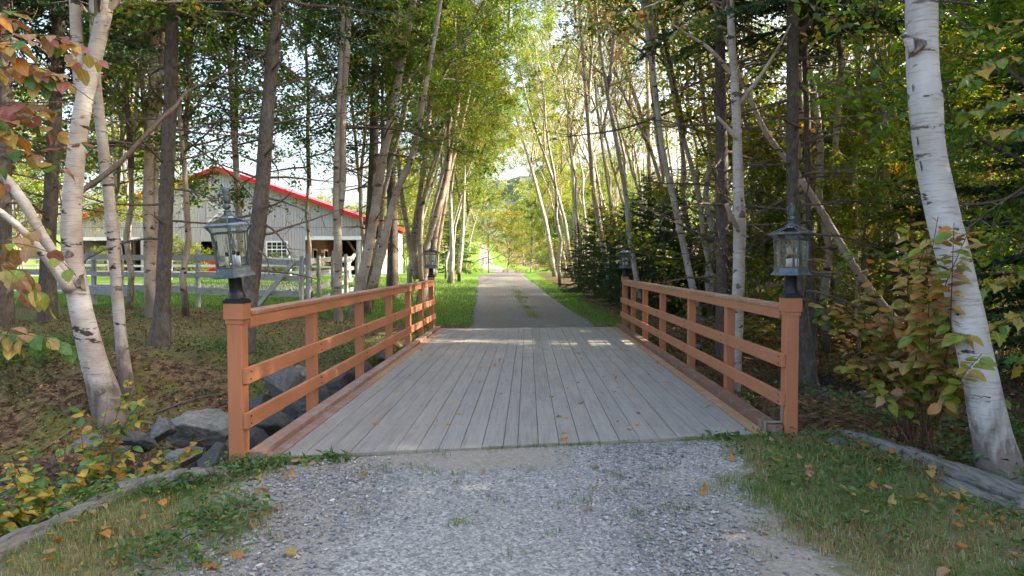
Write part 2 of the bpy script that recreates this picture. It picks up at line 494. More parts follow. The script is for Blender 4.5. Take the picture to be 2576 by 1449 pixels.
def vnoise(x, y, s, seed):
    """smooth value noise"""
    rg = np.random.default_rng(seed)
    G = rg.random((64, 64))
    X, Y_ = np.asarray(x) * s, np.asarray(y) * s
    xi, yi = np.floor(X).astype(int), np.floor(Y_).astype(int)
    fx, fy = sm(X - xi), sm(Y_ - yi)
    a = G[xi % 64, yi % 64]; b = G[(xi + 1) % 64, yi % 64]; c_ = G[xi % 64, (yi + 1) % 64]; d = G[(xi + 1) % 64, (yi + 1) % 64]
    return (a * (1 - fx) + b * fx) * (1 - fy) + (c_ * (1 - fx) + d * fx) * fy - 0.5

def H(x, y, road_cut=True):
    x = np.asarray(x, float); y = np.asarray(y, float)
    rz = road_z(y); rx = road_x(y)
    dx = x - rx
    z = rz.copy() if hasattr(rz, 'copy') else rz
    left = np.clip(-dx - 2.3, 0, 7.5)
    z = z + 0.05 * left * sm((y - 8) / 4) * (1 - sm((y - 34) / 14))
    right = np.clip(dx - 2.6, 0, 12)
    z = z + right * 0.02 * sm((y - 13) / 6)
    far = np.maximum(y - 120, 0)
    z = z + np.clip(np.abs(dx) - 10, 0, 200) * 0.02 * sm(far / 150)
    # near ditch beside the retaining logs
    z = z - 0.55 * sm((-x - 2.72) / 0.7) * (1 - sm((y - 8) / 2)) * sm((y + 3) / 3)
    z = z - 0.16 * sm((x - 3.15) / 0.7) * (1 - sm((y - 8) / 2))
    # stream channel
    yc = lerp(x, CREEK)
    d = y - yc
    bed = lerp(x, [(-12, -0.95), (-3, -1.15), (1, -1.35), (5, -1.0), (14, -0.8)])
    near = sm((-d - 1.25) / 1.7)
    farb = sm((d - 1.25) / lerp(x, [(-12, 3.4), (-3, 3.2), (0, 2.6), (6, 3.0), (14, 4.0)]))
    chan = np.where(d < 0, near, farb)
    z = z * chan + bed * (1 - chan)
    rough = 0.10 * vnoise(x, y, 1.1, 3) + 0.05 * vnoise(x, y, 3.1, 4)
    out = sm((np.abs(dx) - 1.9) / 1.2)
    wild = 1 - 0.75 * sm((y - 15) / 4) * sm(-dx / 4)
    z = z + rough * out * wild
    under = (1 - sm((np.abs(x - 0.05) - 2.25) / 0.35)) * sm((y - 5.95 - 0.205 * x) / 0.25) * (1 - sm((y - 15.9 - 0.12 * x) / 0.2))
    z = z - 0.45 * under
    if road_cut:
        z = z - 0.06 * (1 - sm((np.abs(dx) - 2.0) / .3)) * np.where(y < 5.0, 1.0, 0.0) * (np.abs(dx) > 1.25)
        z = z - 0.07 * (1 - sm((np.abs(dx) - 1.25) / 0.5)) * np.where((y > 5) & (y < 17.2), 0.0, 1.0)
    return z

def Hs(x, y):
    return float(H(np.array([x]), np.array([y]), True)[0])

# ------------------------------------------------------------------ ground, road, sky-line hills
def axis_coords(lo, hi, step, start, end, grow=1.12):
    c_ = list(np.arange(lo, hi + 1e-6, step))
    s_, p = step, hi
    while p < end:
        s_ *= grow
        p += s_
        c_.append(p)
    s_, p = step, lo
    while p > start:
        s_ *= grow
        p -= s_
        c_.insert(0, p)
    return np.array(c_)

def mat_ground():
    t = NT('forest_ground_and_lawn')
    v = t.coords((1, 1, 1))
    n1 = t.noise(v, 9, 6, 0.7)
    n2 = t.noise(v, 1.3, 4, 0.6)
    n3 = t.noise(v, 45, 4, 0.7)
    lit = t.ramp(n1, [(0.34, (0.022, 0.015, 0.01)), (0.47, (0.085, 0.053, 0.03)), (0.58, (0.19, 0.125, 0.07)), (0.70, (0.08, 0.085, 0.025))])
    lit = t.mix(t.ramp(n2, [(0.46, (0, 0, 0)), (0.60, (0.7, 0.7, 0.7))]), lit, t.ramp(n3, [(0.35, (0.05, 0.07, 0.014)), (0.62, (0.15, 0.165, 0.035))]))
    lawn = t.ramp(n3, [(0.25, (0.06, 0.13, 0.015)), (0.55, (0.115, 0.21, 0.025)), (0.8, (0.17, 0.25, 0.04))])
    lawn = t.mix(t.ramp(n2, [(0.5, (0, 0, 0)), (0.75, (0.3, 0.3, 0.3))]), lawn, (0.16, 0.16, 0.05))
    sand = t.ramp(n1, [(0.3, (0.27, 0.25, 0.23)), (0.7, (0.40, 0.375, 0.345))])
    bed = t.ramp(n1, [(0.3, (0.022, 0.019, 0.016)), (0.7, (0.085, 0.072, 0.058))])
    al = t.n('Attribute', attribute_name='lawn')
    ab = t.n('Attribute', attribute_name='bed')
    asn = t.n('Attribute', attribute_name='sand')
    av = t.n('Attribute', attribute_name='verge')
    lit = t.mix(t.ramp(av.outputs['Fac'], [(0.2, (0, 0, 0)), (0.8, (0.9, 0.9, 0.9))]), lit, t.ramp(n3, [(0.25, (0.085, 0.085, 0.035)), (0.5, (0.17, 0.155, 0.075)), (0.75, (0.27, 0.22, 0.13))]))
    edge = t.ramp(t.mix(0.35, al.outputs['Fac'], n1), [(0.42, (0, 0, 0)), (0.56, (1, 1, 1))])
    c = t.mix(edge, lit, lawn)
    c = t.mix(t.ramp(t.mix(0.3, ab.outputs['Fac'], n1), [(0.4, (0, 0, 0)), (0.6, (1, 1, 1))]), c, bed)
    c = t.mix(t.ramp(t.mix(0.2, asn.outputs['Fac'], n1), [(0.45, (0, 0, 0)), (0.55, (1, 1, 1))]), c, sand)
    return t.pbr(c, 0.95, t.bump(t.mix(0.5, n1, n3), 0.9, 0.03), spec=0.1)
M['ground'] = mat_ground()

gx = axis_coords(-10, 10, 0.14, -420, 420, 1.14)
gy = axis_coords(1.5, 22, 0.14, -25, 900, 1.07)
GX, GY = np.meshgrid(gx, gy, indexing='ij')
GZ = H(GX, GY)
nx, ny = GX.shape
V = np.stack([GX, GY, GZ], -1).reshape(-1, 3)
I = (np.arange(nx - 1)[:, None] * ny + np.arange(ny - 1)[None, :])
Q = np.stack([I, I + ny, I + ny + 1, I + 1], -1).reshape(-1, 4)
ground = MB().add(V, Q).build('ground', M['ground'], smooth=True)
tag(ground, kind='structure')

def lawn_mask(x, y):
    dx = x - road_x(y)
    L = np.zeros_like(x)
    edge = 17.2 + 0.35 * np.clip(-x - 4, 0, 20) * 0.3 + 1.2 * vnoise(x, y, 0.35, 9)
    L = np.maximum(L, sm((y - edge) / 1.2 + 0.5) * sm((-dx - 1.0) / 0.8))
    L = np.maximum(L, sm((3.1 - dx) / 1.0) * sm((dx - 1.0) / 0.6) * sm((y - 16.4) / 1) * lerp(y, [(0, 0.55), (20, 0.55), (30, 0.9), (60, 1)]))
    L = np.maximum(L, sm((y - 58) / 12) * sm((9 - np.abs(dx)) / 4))
    return np.clip(L, 0, 1)
def add_attr(me, name, val):
    a = me.attributes.new(name, 'FLOAT', 'POINT')
    a.data.foreach_set('value', np.asarray(val, np.float32).ravel())
add_attr(ground.data, 'lawn', lawn_mask(GX, GY))
add_attr(ground.data, 'verge', sm((3.3 - np.abs(GX)) / .4) * sm((6.5 - GY) / .4) + .55 * sm((-GX - 2.4) / 1) * sm((GY - 9.5) / 2) * sm((20 - GY) / 2))
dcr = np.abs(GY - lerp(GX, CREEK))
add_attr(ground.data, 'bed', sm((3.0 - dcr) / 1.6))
add_attr(ground.data, 'sand', sm((GY - 24.5) / 0.6) * sm((30 - GY) / 0.6) * sm((-GX - 8.5) / 1) + sm((GY - 44) / 1) * sm((49 - GY) / 1) * sm((-GX - 9) / 2))

def mat_gravel(nm, kf):
    t = NT(nm)
    v = t.coords((1, 1, 1))
    vo = t.n('TexVoronoi', i_Scale=62.0, i_Randomness=1.0)
    t.l(v, vo.inputs['Vector'])
    vo2 = t.n('TexVoronoi', i_Scale=150.0)
    t.l(v, vo2.inputs['Vector'])
    big = t.noise(v, 0.9, 4, 0.6)
    cell = t.n('SeparateColor'); t.l(vo.outputs['Color'], cell.inputs[0])
    c = t.ramp(cell.outputs[0], [(0.0, K((0.15, 0.152, 0.155), kf)), (0.5, K((0.26, 0.262, 0.265), kf)), (0.85, K((0.35, 0.35, 0.345), kf)), (1.0, K((0.46, 0.455, 0.44), kf))])
    dirt = t.ramp(t.noise(v, 30, 5, 0.7), [(0.3, K((0.19, 0.172, 0.148), kf)), (0.7, K((0.35, 0.325, 0.285), kf))])
    am = t.n('Attribute', attribute_name='dirt')
    c = t.mix(t.ramp(t.mix(0.5, am.outputs['Fac'], big), [(0.42, (0, 0, 0)), (0.60, (0.85, 0.85, 0.85))]), c, dirt)
    gm = t.n('Attribute', attribute_name='green')
    c = t.mix(t.ramp(t.mix(0.55, gm.outputs['Fac'], t.noise(v, 5, 5, 0.7)), [(0.50, (0, 0, 0)), (0.60, (0.8, 0.8, 0.8))]), c, (0.11, 0.12, 0.035))
    h = t.mix(0.35, vo.outputs['Distance'], vo2.outputs['Distance'])
    c = t.mix(1.0, c, (1.05, 1.0, 0.925), 'MULTIPLY')
    return t.pbr(c, 0.9, t.bump(h, 0.8, -0.012), spec=0.2)
M['gravel'] = mat_gravel('grey_gravel', 1.05)
M['gravel_dark'] = mat_gravel('dark_drive_gravel', 0.6)

def road_sheet(name, ys, half, skew=None):
    """draped strip; edges dip into the soil"""
    us = np.linspace(-1, 1, 31)
    V = []
    for y in ys:
        hw = lerp(y, half)
        for u in us:
            wob = 0.14 * float(vnoise(np.array([y * 1.0]), np.array([7.0 + (u > 0) * 9]), 0.9, 11)[0]) * abs(u) ** 3 * 2
            x = float(road_x(y)) + u * hw + wob * (1 if u > 0 else -1)
            yy = y if skew is None else y + skew(x, y)
            crown = 0.03 * (1 - u * u) - 0.02 * math.exp(-((abs(u) - 0.5) / 0.2) ** 2) - 0.09 * max(0, (abs(u) - 0.86) / 0.14)
            V.append((x, yy, float(road_z(yy)) + crown * (0.6 if skew is None else 0.4)))
    V = np.array(V)
    n, m = len(ys), len(us)
    I = np.arange(n - 1)[:, None] * m + np.arange(m - 1)[None, :]
    Q = np.stack([I, I + 1, I + m + 1, I + m], -1).reshape(-1, 4)
    o = MB().add(V, Q).build(name, M['gravel' if skew else 'gravel_dark'], smooth=True)
    tag(o, kind='structure')
    uu = np.tile(us, n)
    Yv = V[:, 1]
    if skew is None:
        add_attr(o.data, 'green', np.exp(-((uu - 0.1) / 0.17) ** 2) * (0.62 + 0.9 * vnoise(uu * 2, Yv, .45, 61)) * (Yv < 40) + sm((np.abs(uu) - 0.8) / 0.2) * 0.9)
        add_attr(o.data, 'dirt', 0.30 + .35 * np.exp(-((np.abs(uu) - .5) / .2) ** 2))
    else:
        add_attr(o.data, 'green', 0.12 + sm((np.abs(uu) - 0.68) / 0.2) * 0.75)
        add_attr(o.data, 'dirt', 0.34 + 0.45 * sm((Yv - 4.9 - 0.15 * V[:, 0]) / 0.5) * (V[:, 0] < .3) + 0.3 * sm((V[:, 0] - .4) / .4) * sm((4.6 - Yv) / .4) + 0.3 * sm((-V[:, 0] - .9) / .3) * sm((4.9 - Yv) / .4))
    return o

def deck_near(x): return 5.72 + 0.205 * x
def deck_far(x): return 16.35 + 0.12 * x
NEAR_HALF = [(-20, 2.2), (2, 2.0), (3.4, 1.92), (4.6, 1.95), (5.6, 2.0)]
SHEET_HALF = [(a_, b_ * 1.17) for a_, b_ in NEAR_HALF]
ys = np.concatenate([np.arange(-20, 2, 0.6), np.arange(2, 5.69, 0.06), [5.69]])
approach = road_sheet('gravel_approach', ys, SHEET_HALF, skew=lambda x, y: 0.205 * x * float(sm((y - 3.2) / 2.4)))
ys = np.concatenate([np.arange(16.0, 60, 0.35), np.arange(60, 420, 2.5)])
drive = road_sheet('gravel_driveway', ys, [(16, 1.85), (18, 1.72), (50, 1.68), (80, 1.9), (110, 2.4), (400, 2.6)])

# ------------------------------------------------------------------ the bridge
rng = np.random.default_rng(7)
rnd = random.Random(11)
DZ = 0.03                                    # deck top
bridge = empty('wooden_bridge', (0, 5.7, 0), 'plank bridge with terracotta painted railings crossing the stream', 'bridge')
B0 = Matrix.Translation((0, -5.7, 0))

def bpart(mb, name, mat, parent=None, smooth=False):
    o = mb.build(name, mat, parent or bridge, smooth)
    if parent is None:
        o.matrix_local = B0
    return o

def board(x0, x1, ya0, ya1, yb0, yb1, z0, z1, name, mat):
    """plank between x0 and x1; ya* near end at x0/x1, yb* far end"""
    mb = MB()
    cx, cy = (x0 + x1) / 2, (ya0 + yb0) / 2
    e = 0.003
    lo = [(x0, ya0, z0), (x1, ya1, z0), (x1, yb1, z0), (x0, yb0, z0)]
    md = [(x0, ya0, z1 - e), (x1, ya1, z1 - e), (x1, yb1, z1 - e), (x0, yb0, z1 - e)]
    hi = [(x0 + e, ya0 + e, z1), (x1 - e, ya1 + e, z1), (x1 - e, yb1 - e, z1), (x0 + e, yb0 - e, z1)]
    Vv = np.array(lo + md + hi) - np.array([cx, cy, z1])
    Qs = [(0, 3, 2, 1), (8, 9, 10, 11)]
    for b in (0, 4):
        for j in range(4):
            k = (j + 1) % 4
            Qs.append((b + j, b + k, b + 4 + k, b + 4 + j))
    o = mb.add(Vv, Qs).build(name, mat, bridge)
    o.matrix_local = B0 @ Matrix.Translation((cx, cy, z1))
    return o

xb = -1.97
bw = [0.178] * 9 + [0.178, 0.122] + [0.178] * 12
scale = (2.03 + 1.97) / sum(bw)
joints = {}
for i, w0 in enumerate(bw):
    w = w0 * scale
    x0, x1 = xb + 0.0022, xb + w - 0.0022
    xb += w
    n0, n1, f0, f1 = deck_near(x0), deck_near(x1), deck_far(x0), deck_far(x1)
    cuts = {3: [9.6], 7: [12.3], 10: [8.1], 12: [7.6], 14: [7.75, 12.4], 16: [11.7], 19: [9.9], 21: [8.8], 1: [11.2]}.get(i, [10.5 + rnd.uniform(-2, 2)] if i % 2 else [])
    jn = rnd.uniform(-.012, .012)
    ends = [(n0 + jn, n1 + jn)] + [(c_, c_) for c_ in cuts] + [(f0, f1)]
    for a, b in zip(ends[:-1], ends[1:]):
        board(x0, x1, a[0] + 0.002, a[1] + 0.002, b[0] - 0.002, b[1] - 0.002, DZ - 0.05, DZ + rnd.uniform(-0.0035, 0.003), 'deck_board', M['deck'])
# side planks and curb timbers
board(-2.075, -1.972, deck_near(-2.07) + 3.4, deck_near(-2) + 3.4, deck_far(-2.07), deck_far(-2), DZ - 0.05, DZ + 0.004, 'side_plank', M['plank_new'])
board(-2.075, -1.972, deck_near(-2.07), deck_near(-2), deck_near(-2.07) + 3.39, deck_near(-2) + 3.39, DZ - 0.05, DZ + 0.006, 'side_plank', M['curb_red'])
board(2.034, 2.16, deck_near(2.04), deck_near(2.16), deck_far(2.04), deck_far(2.16), DZ - 0.05, DZ + 0.004, 'side_plank', M['plank_new'])
for x0, x1, mt, cuts in ((-2.20, -2.08, 'curb_red', [9.3, 12.9]), (2.165, 2.30, 'curb', [9.6, 13.1])):
    ends = [deck_near((x0 + x1) / 2) - 0.02] + cuts + [deck_far((x0 + x1) / 2) + 0.12]
    for a, b in zip(ends[:-1], ends[1:]):
        board(x0, x1, a, a, b - 0.006, b - 0.006, DZ - 0.08, DZ + (0.05 if x0 < 0 else 0.072) + rnd.uniform(-.004, .004), 'curb_timber', M[mt])
for x in (-2.1, -1.2, 0, 1.2, 2.2):
    bpart(MB().box(x - 0.1, x + 0.1, deck_near(x) + 0.15, deck_far(x) - 0.1, -0.36, DZ - 0.056), 'stringer', M['dark_wood'])
bpart(MB().hexa([(-2.3, deck_near(-2.3) + .02, -0.5), (2.4, deck_near(2.4) + .02, -0.5), (2.4, deck_near(2.4) + .13, -0.5), (-2.3, deck_near(-2.3) + .13, -0.5)],
                [(-2.3, deck_near(-2.3) + .02, DZ - .057), (2.4, deck_near(2.4) + .02, DZ - .057), (2.4, deck_near(2.4) + .13, DZ - .057), (-2.3, deck_near(-2.3) + .13, DZ - .057)]), 'sill_timber', M['dark_wood'])
nl = MB()
for i in range(23):
    xc = -1.97 + (i + .5) * 4.0 / 23
    for y in np.arange(6.4, 16, .82):
        if y < deck_near(xc) + .15 or y > deck_far(xc) - .1: continue
        for sx_ in (-.05, .05):
            nl.lathe([(.006, DZ + .0035), (.0055, DZ + .005), (.0, DZ + .0052)], 6, 0, xc + sx_ + rnd.uniform(-.008, .008), y + rnd.uniform(-.02, .02))
bpart(nl, 'deck_nails', M['nail'])['kind'] = 'stuff'
# posts and rails
TOP = 1.18
def railing(X, ys_, sgn):
    """sgn +1: deck lies towards +x (left railing)"""
    for i, y in enumerate(ys_):
        big = i in (0, len(ys_) - 1)
        w = 0.06 if big else 0.05
        dpt = 0.06 if big else 0.055
        zb = Hs(X, y) - 0.3
        zt = TOP - 0.035 if not big else TOP - 0.06
        e = 0.008
        mb = MB()
        prof = [(-w + e, -dpt), (w - e, -dpt), (w, -dpt + e), (w, dpt - e), (w - e, dpt), (-w + e, dpt), (-w, dpt - e), (-w, -dpt + e)]
        Vv = [(px, py, z) for z in (zb, zt) for px, py in prof]
        Qs = [(j, (j + 1) % 8, 8 + (j + 1) % 8, 8 + j) for j in range(8)] + [(8, 9, 10, 11), (8, 11, 12, 15), (12, 13, 14, 15)]
        p = mb.add(Vv, Qs).build('railing_post', M['terracotta_v'], bridge)
        p.matrix_local = B0 @ Matrix.Translation((X, y, 0))
        if big:
            MB().box(-0.077, 0.077, -0.073, 0.073, TOP - 0.055, TOP + 0.068).build('post_cap', M['terracotta'], p)
            MB().box(-0.067, 0.067, -0.065, 0.065, TOP - 0.09, TOP - 0.058).build('trim_block', M['terracotta'], p)
    ya, yb = ys_[0], ys_[-1]
    xi = X + sgn * 0.078                          # inner face centre line
    def seg(name, x0, x1, z0, z1, cuts, mat, y0, y1):
        e_ = [y0] + cuts + [y1]
        for a, b in zip(e_[:-1], e_[1:]):
            m = MB()
            cy = (a + b) / 2
            sag = rnd.uniform(-0.006, 0.006)
            V0 = [(x0, a + .002 - cy, z0), (x1, a + .002 - cy, z0), (x1, b - .002 - cy, z0), (x0, b - .002 - cy, z0)]
            V1 = [(x0, a + .002 - cy, z1), (x1, a + .002 - cy, z1), (x1, b - .002 - cy, z1), (x0, b - .002 - cy, z1)]
            o = m.hexa(V0, V1).build(name, mat, bridge)
            o.matrix_local = B0 @ Matrix.Translation((0, cy, sag * 0.3))
            bv = o.modifiers.new('soft_edges', 'BEVEL'); bv.width = 0.005; bv.segments = 1
    mid = ys_[3] if sgn > 0 else ys_[2]
    xs_ = sorted((X - sgn * 0.055, X + sgn * 0.085))
    seg('top_rail', xs_[0], xs_[1], TOP - 0.032, TOP + 0.006, [mid], M['rail_top'], ya + 0.077, yb - 0.077)
    xs_ = sorted((X + sgn * 0.072, X + sgn * 0.086))
    seg('fascia_board', min(X + sgn * 0.052, X + sgn * 0.076), max(X + sgn * 0.052, X + sgn * 0.076), TOP - 0.13, TOP - 0.034, [mid], M['terracotta'], ya + 0.077, yb - 0.077)
    for y in ys_:
        for zc in (0.685, 0.335):
            bt = MB()
            for dz in (-.03, .03):
                bt.tube([(sgn * .099, rnd.uniform(-.02, .02), zc + dz), (sgn * .105, 0, zc + dz)], .007, 6)
            o = bt.build('rail_screws', M['nail'], bridge)
            o.matrix_local = B0 @ Matrix.Translation((X, y, 0))
    for zc in (0.685, 0.335):
        a, b = sorted((X + sgn * 0.0615, X + sgn * 0.1))
        seg('rail', a, b, zc - 0.062, zc + 0.062, [mid + 0.01], M['terracotta'], ya - 0.065, yb + 0.06)
LP = [5.26, 7.08, 9.1, 11.05, 12.85, 14.4, 15.95]
RP = [6.22, 8.08, 9.95, 12.05, 13.85, 15.4, 16.75]
XL, XR = -2.265, 2.375
railing(XL, LP, 1)
railing(XR, RP, -1)
# steel angle bracket on the near right post
br = MB()
br.box(XR - 0.068, XR - 0.0615, RP[0] - 0.02, RP[0] + 0.02, 0.125, 0.30)
br.box(XR - 0.20, XR - 0.0615, RP[0] - 0.02, RP[0] + 0.02, 0.114, 0.124)
br.box(2.156, 2.163, RP[0] - 0.02, RP[0] + 0.02, 0.03, 0.124)
br.tube([(XR - 0.065, RP[0], 0.2), (XR - 0.078, RP[0], 0.2)], 0.01, 6)
bpart(br, 'angle_bracket', M['steel'])

# ------------------------------------------------------------------ lanterns
def lantern(loc, tilt, rot, metal, label, sc=(1.0, 1.0)):
    root = empty('post_lantern', loc, label, 'lantern', 'lanterns on the bridge end posts')
    def pt(mb, name, mat, parent=None, T=None, smooth=False):
        o = mb.build(name, mat, parent or root, smooth)
        if T is not None and parent is None:
            o.matrix_local = T
        return o
    pt(MB().box(-.08, .08, -.075, .075, 0.0, .025).box(-.068, .068, -.064, .064, .025, .036), 'base_plate', M['black_metal'])
    T = Matrix.Translation((0, 0, .04)) @ Euler((tilt[1], tilt[0], rot)).to_matrix().to_4x4() @ Matrix.Diagonal((sc[0], sc[0], sc[1], 1))
    pt(MB().lathe([(.075, 0), (.068, .02), (.058, .045), (.056, .06)], 16), 'fluted_collar', M['black_metal'], None, T)
    pt(MB().lathe([(.054, .055), (.052, .17), (.056, .175), (.0, .178)], 20), 'column', M['black_metal'], None, T, True)
    # tray: flared hexagonal base
    z0 = .165
    R0 = .145
    pt(MB().lathe([(.0, z0), (.185, z0), (.187, z0 + .006), (.162, z0 + .03), (.148, z0 + .065), (.142, z0 + .072), (.0, z0 + .07)], 6), 'tray', M[metal], None, T)
    zb, zt = z0 + .07, z0 + .33
    fr = MB()
    Rb, Rt, Re = R0 - .004, R0 + .01, R0 + .055
    zc = zt + .05
    ang = [k * math.pi / 3 for k in range(6)]
    def P6(r, z, a): return Vector((r * math.cos(a), r * math.sin(a), z))
    for a in ang:
        fr.tube([P6(Rb, zb, a), P6(Rt, zt, a), P6(Rt + .018, zt + .025, a), P6(Re, zc, a)], .0062, 6)
    for r, z, w_ in ((Rb, zb + .004, .006), (Rt, zt, .007), (Re, zc, .008)):
        pts = [P6(r, z, a) for a in ang]
        for k in range(6):
            fr.tube([pts[k], pts[(k + 1) % 6]], w_, 6)
    # inner upright bars of the panes
    for k in range(6):
        a0, a1 = ang[k], ang[(k + 1) % 6]
        p, q = P6(Rb, zb, a0), P6(Rb, zb, a1)
        p2, q2 = P6(Rt, zt, a0), P6(Rt, zt, a1)
        for f in (.16, .84):
            fr.tube([p.lerp(q, f), p2.lerp(q2, f)], .0022, 4)
    pt(fr, 'frame', M[metal], None, T)
    for k in range(6):
        a0, a1 = ang[k], ang[(k + 1) % 6]
        for (ra, za, rb, zb_, nm) in ((Rb, zb, Rt, zt, 'glass_pane'), (Rt, zt, Re, zc, 'cove_pane')):
            q4 = [P6(ra - .004, za, a0), P6(ra - .004, za, a1), P6(rb - .004, zb_, a1), P6(rb - .004, zb_, a0)]
            nrm = (q4[1] - q4[0]).cross(q4[3] - q4[0]).normalized() * .003
            pt(MB().hexa([p - nrm for p in q4], q4), nm, M['glass'], None, T)
    # roof: six glazed panels with ribs rising to the finial cup
    zr = zc + .075
    rf = MB()
    prof = [(Re + .004, zc), (Re - .04, zc + .022), (.07, zr - .018), (.03, zr + .012), (.024, zr + .03)]
    rf.lathe([(Re + .01, zc - .004), (Re + .01, zc + .008), (Re - .004, zc + .010), (Re - .004, zc - .004), (Re + .01, zc - .004)], 6)
    for a in ang:
        rf.tube([P6(r, z, a) for r, z in prof], .0055, 5)
    rf.lathe([(.045, zr + .0), (.03, zr + .012), (.022, zr + .03), (.028, zr + .035), (.024, zr + .042), (.016, zr + .046)], 14)
    roof = pt(rf, 'roof', M[metal], None, T)
    for k in range(6):
        m = MB()
        for (r0, z_0), (r1, z_1) in zip(prof[:-2], prof[1:-1]):
            m.add([P6(r0, z_0 + .001, ang[k]), P6(r0, z_0 + .001, ang[(k + 1) % 6]), P6(r1, z_1 + .001, ang[(k + 1) % 6]), P6(r1, z_1 + .001, ang[k]),
                   P6(r0, z_0 - .002, ang[k]), P6(r0, z_0 - .002, ang[(k + 1) % 6]), P6(r1, z_1 - .002, ang[(k + 1) % 6]), P6(r1, z_1 - .002, ang[k])], [(0, 1, 2, 3), (7, 6, 5, 4)])
        m.build('roof_pane', M['glass_roof'], roof)
    # finial: bulb, leaf-shaped bud leaning back, ring handle
    fz = zr + .045
    fin = MB()
    fin.lathe([(.012, fz), (.03, fz + .012), (.034, fz + .026), (.024, fz + .04), (.02, fz + .046)], 12)
    fin.tube([(0, 0, fz + .04), (.008, 0, fz + .06), (.012, 0, fz + .09), (.006, 0, fz + .122), (-.008, 0, fz + .15), (-.024, 0, fz + .165)], [.017, .026, .030, .026, .019, .006], 10)
    fin.tube([(-.026 - .038 * math.sin(u), 0, fz + .088 - .048 * math.cos(u)) for u in np.linspace(0.15, 3.0, 12)], .0045, 6)
    pt(fin, 'finial', M['patina'], None, T, True)
    for cx, cy, mt, hh in ((-.045, .0, 'candle_cream', .085), (.035, .035, 'candle_white', .09), (.03, -.04, 'candle_white', .085)):
        m = MB().lathe([(.0, zb), (.017, zb), (.017, zb + hh), (.0, zb + hh)], 12, 0, cx, cy)
        cd = pt(m, 'candle_sleeve', M[mt], None, T, True)
        MB().lathe([(.013, zb + hh), (.013, zb + hh + .03), (.0, zb + hh + .03)], 10, 0, cx, cy).build('socket', M['black_metal'], cd)
        MB().lathe([(.009, zb + hh + .03), (.019, zb + hh + .055), (.016, zb + hh + .085), (.006, zb + hh + .125), (0, zb + hh + .135)], 10, 0, cx, cy).build('bulb', M['bulb'], cd, True)
    return root
M['bulb'] = mat_glass('clear_bulb', (0.85, 0.87, 0.88), 0.05, 0.25)
M['glass_roof'] = mat_glass('lantern_roof_glass', (0.55, 0.60, 0.60), 0.08, 0.3)
lantern((XL, LP[0], TOP + .068), (-0.115, 0.02), R(51), 'patina', 'verdigris glass lantern tilting to one side with bud finial, before the barn', (.94, 1.03))
lantern((XR, RP[0], TOP + .068), (0.0, 0.0), R(30), 'pewter', 'upright pewter glass lantern beside the golden-leaved shrub', (.97, .98))
lantern((XL, LP[-1], TOP + .068), (0.02, 0.0), R(14), 'patina', 'small distant glass lantern in front of the many-stemmed birch clump')
lantern((XR, RP[-1], TOP + .068), (-0.01, 0.0), R(20), 'pewter', 'small distant glass lantern against the dark young spruces')

# ------------------------------------------------------------------ retaining logs and planks
def logobj(name, pts, r, label, sides=10, group='old timbers edging the gravel', flat=1.0):
    P0 = Vector(pts[0])
    root_rng = np.random.default_rng(int(abs(pts[0][0]) * 1000))
    P = []
    n = 26
    arr = np.array(pts, float)
    tt = np.linspace(0, len(arr) - 1, n)
    for t_ in tt:
        i = min(int(t_), len(arr) - 2)
        P.append(arr[i] * (1 - (t_ - i)) + arr[i + 1] * (t_ - i))
    P = np.array(P) - np.array(P0)
    rad = r * (1 + 0.05 * root_rng.standard_normal(n))
    m = MB().tube(P, rad, sides, 0.06, root_rng)
    m.v[0][:, 2] *= flat
    o = m.build(name, M['log'], None, smooth=False)
    o.location = P0
    return tag(o, label, 'log', group)
logobj('log', [(-2.98, 2.6, -.05), (-2.86, 3.6, -.03), (-2.74, 4.5, -.04)], .085, 'long grey weathered log edging the gravel beside the yellow-leaved shrub')
logobj('log', [(-2.78, 4.52, 0.0), (-2.5, 4.78, .01), (-2.18, 4.98, -.02)], .075, 'short split grey log ending at the tilted-lantern post')
logobj('log', [(2.86, 6.12, -.01), (3.05, 5.55, -.0), (3.22, 4.75, .01), (3.42, 3.7, .03)], .085, 'long grey weathered log at the foot of the big white birch')
logobj('log', [(2.78, 5.9, -.05), (2.92, 5.4, -.06), (3.06, 4.75, -.05), (3.14, 4.3, -.05)], .07, 'half buried grey log lying against a longer log in the grass')
logobj('log', [(3.14, 4.35, -.02), (3.28, 3.9, .0), (3.42, 3.3, .02)], .115, 'thick dark log end with brown leaves heaped against it')
pl = MB().beam((2.40, 6.2, 0.0), (2.98, 6.27, 0.0), .12, .045).build('plank', M['log'])
tag(pl, 'short grey plank lying beside the upright lantern post', 'plank')

# ------------------------------------------------------------------ rocks
def rock_mesh(name, seed, mat, flat=0.75, sub=4, ang=0.35):
    import bmesh
    bm = bmesh.new()
    bmesh.ops.create_icosphere(bm, subdivisions=sub, radius=0.5)
    rg = np.random.default_rng(seed)
    planes = [(Vector(rg.normal(size=3)).normalized(), rg.uniform(0.20, 0.40)) for _ in range(9)]
    ph = rg.uniform(0, 6, 6)
    for v in bm.verts:
        d = v.co.normalized()
        r = 0.5
        for n_, k in planes:
            c_ = d.dot(n_)
            if c_ > 0.05:
                r = min(r, k / c_)
        r *= 1 + 0.05 * math.sin(9 * d.x + ph[0]) * math.sin(8 * d.y + ph[1]) + 0.03 * math.sin(17 * d.z + ph[2]) * math.sin(15 * d.x + ph[3])
        r *= 1 + 0.018 * math.sin(31 * d.x + ph[4]) * math.sin(27 * d.y + ph[5]) + 0.012 * math.sin(45 * d.z + ph[1]) + rg.normal() * 0.004
        v.co = d * r
        v.co.z *= flat
    me = bpy.data.meshes.new(name)
    bm.to_mesh(me)
    bm.free()
    me.materials.append(mat)
    me.polygons.foreach_set('use_smooth', np.ones(len(me.polygons), dtype=bool))
    return me
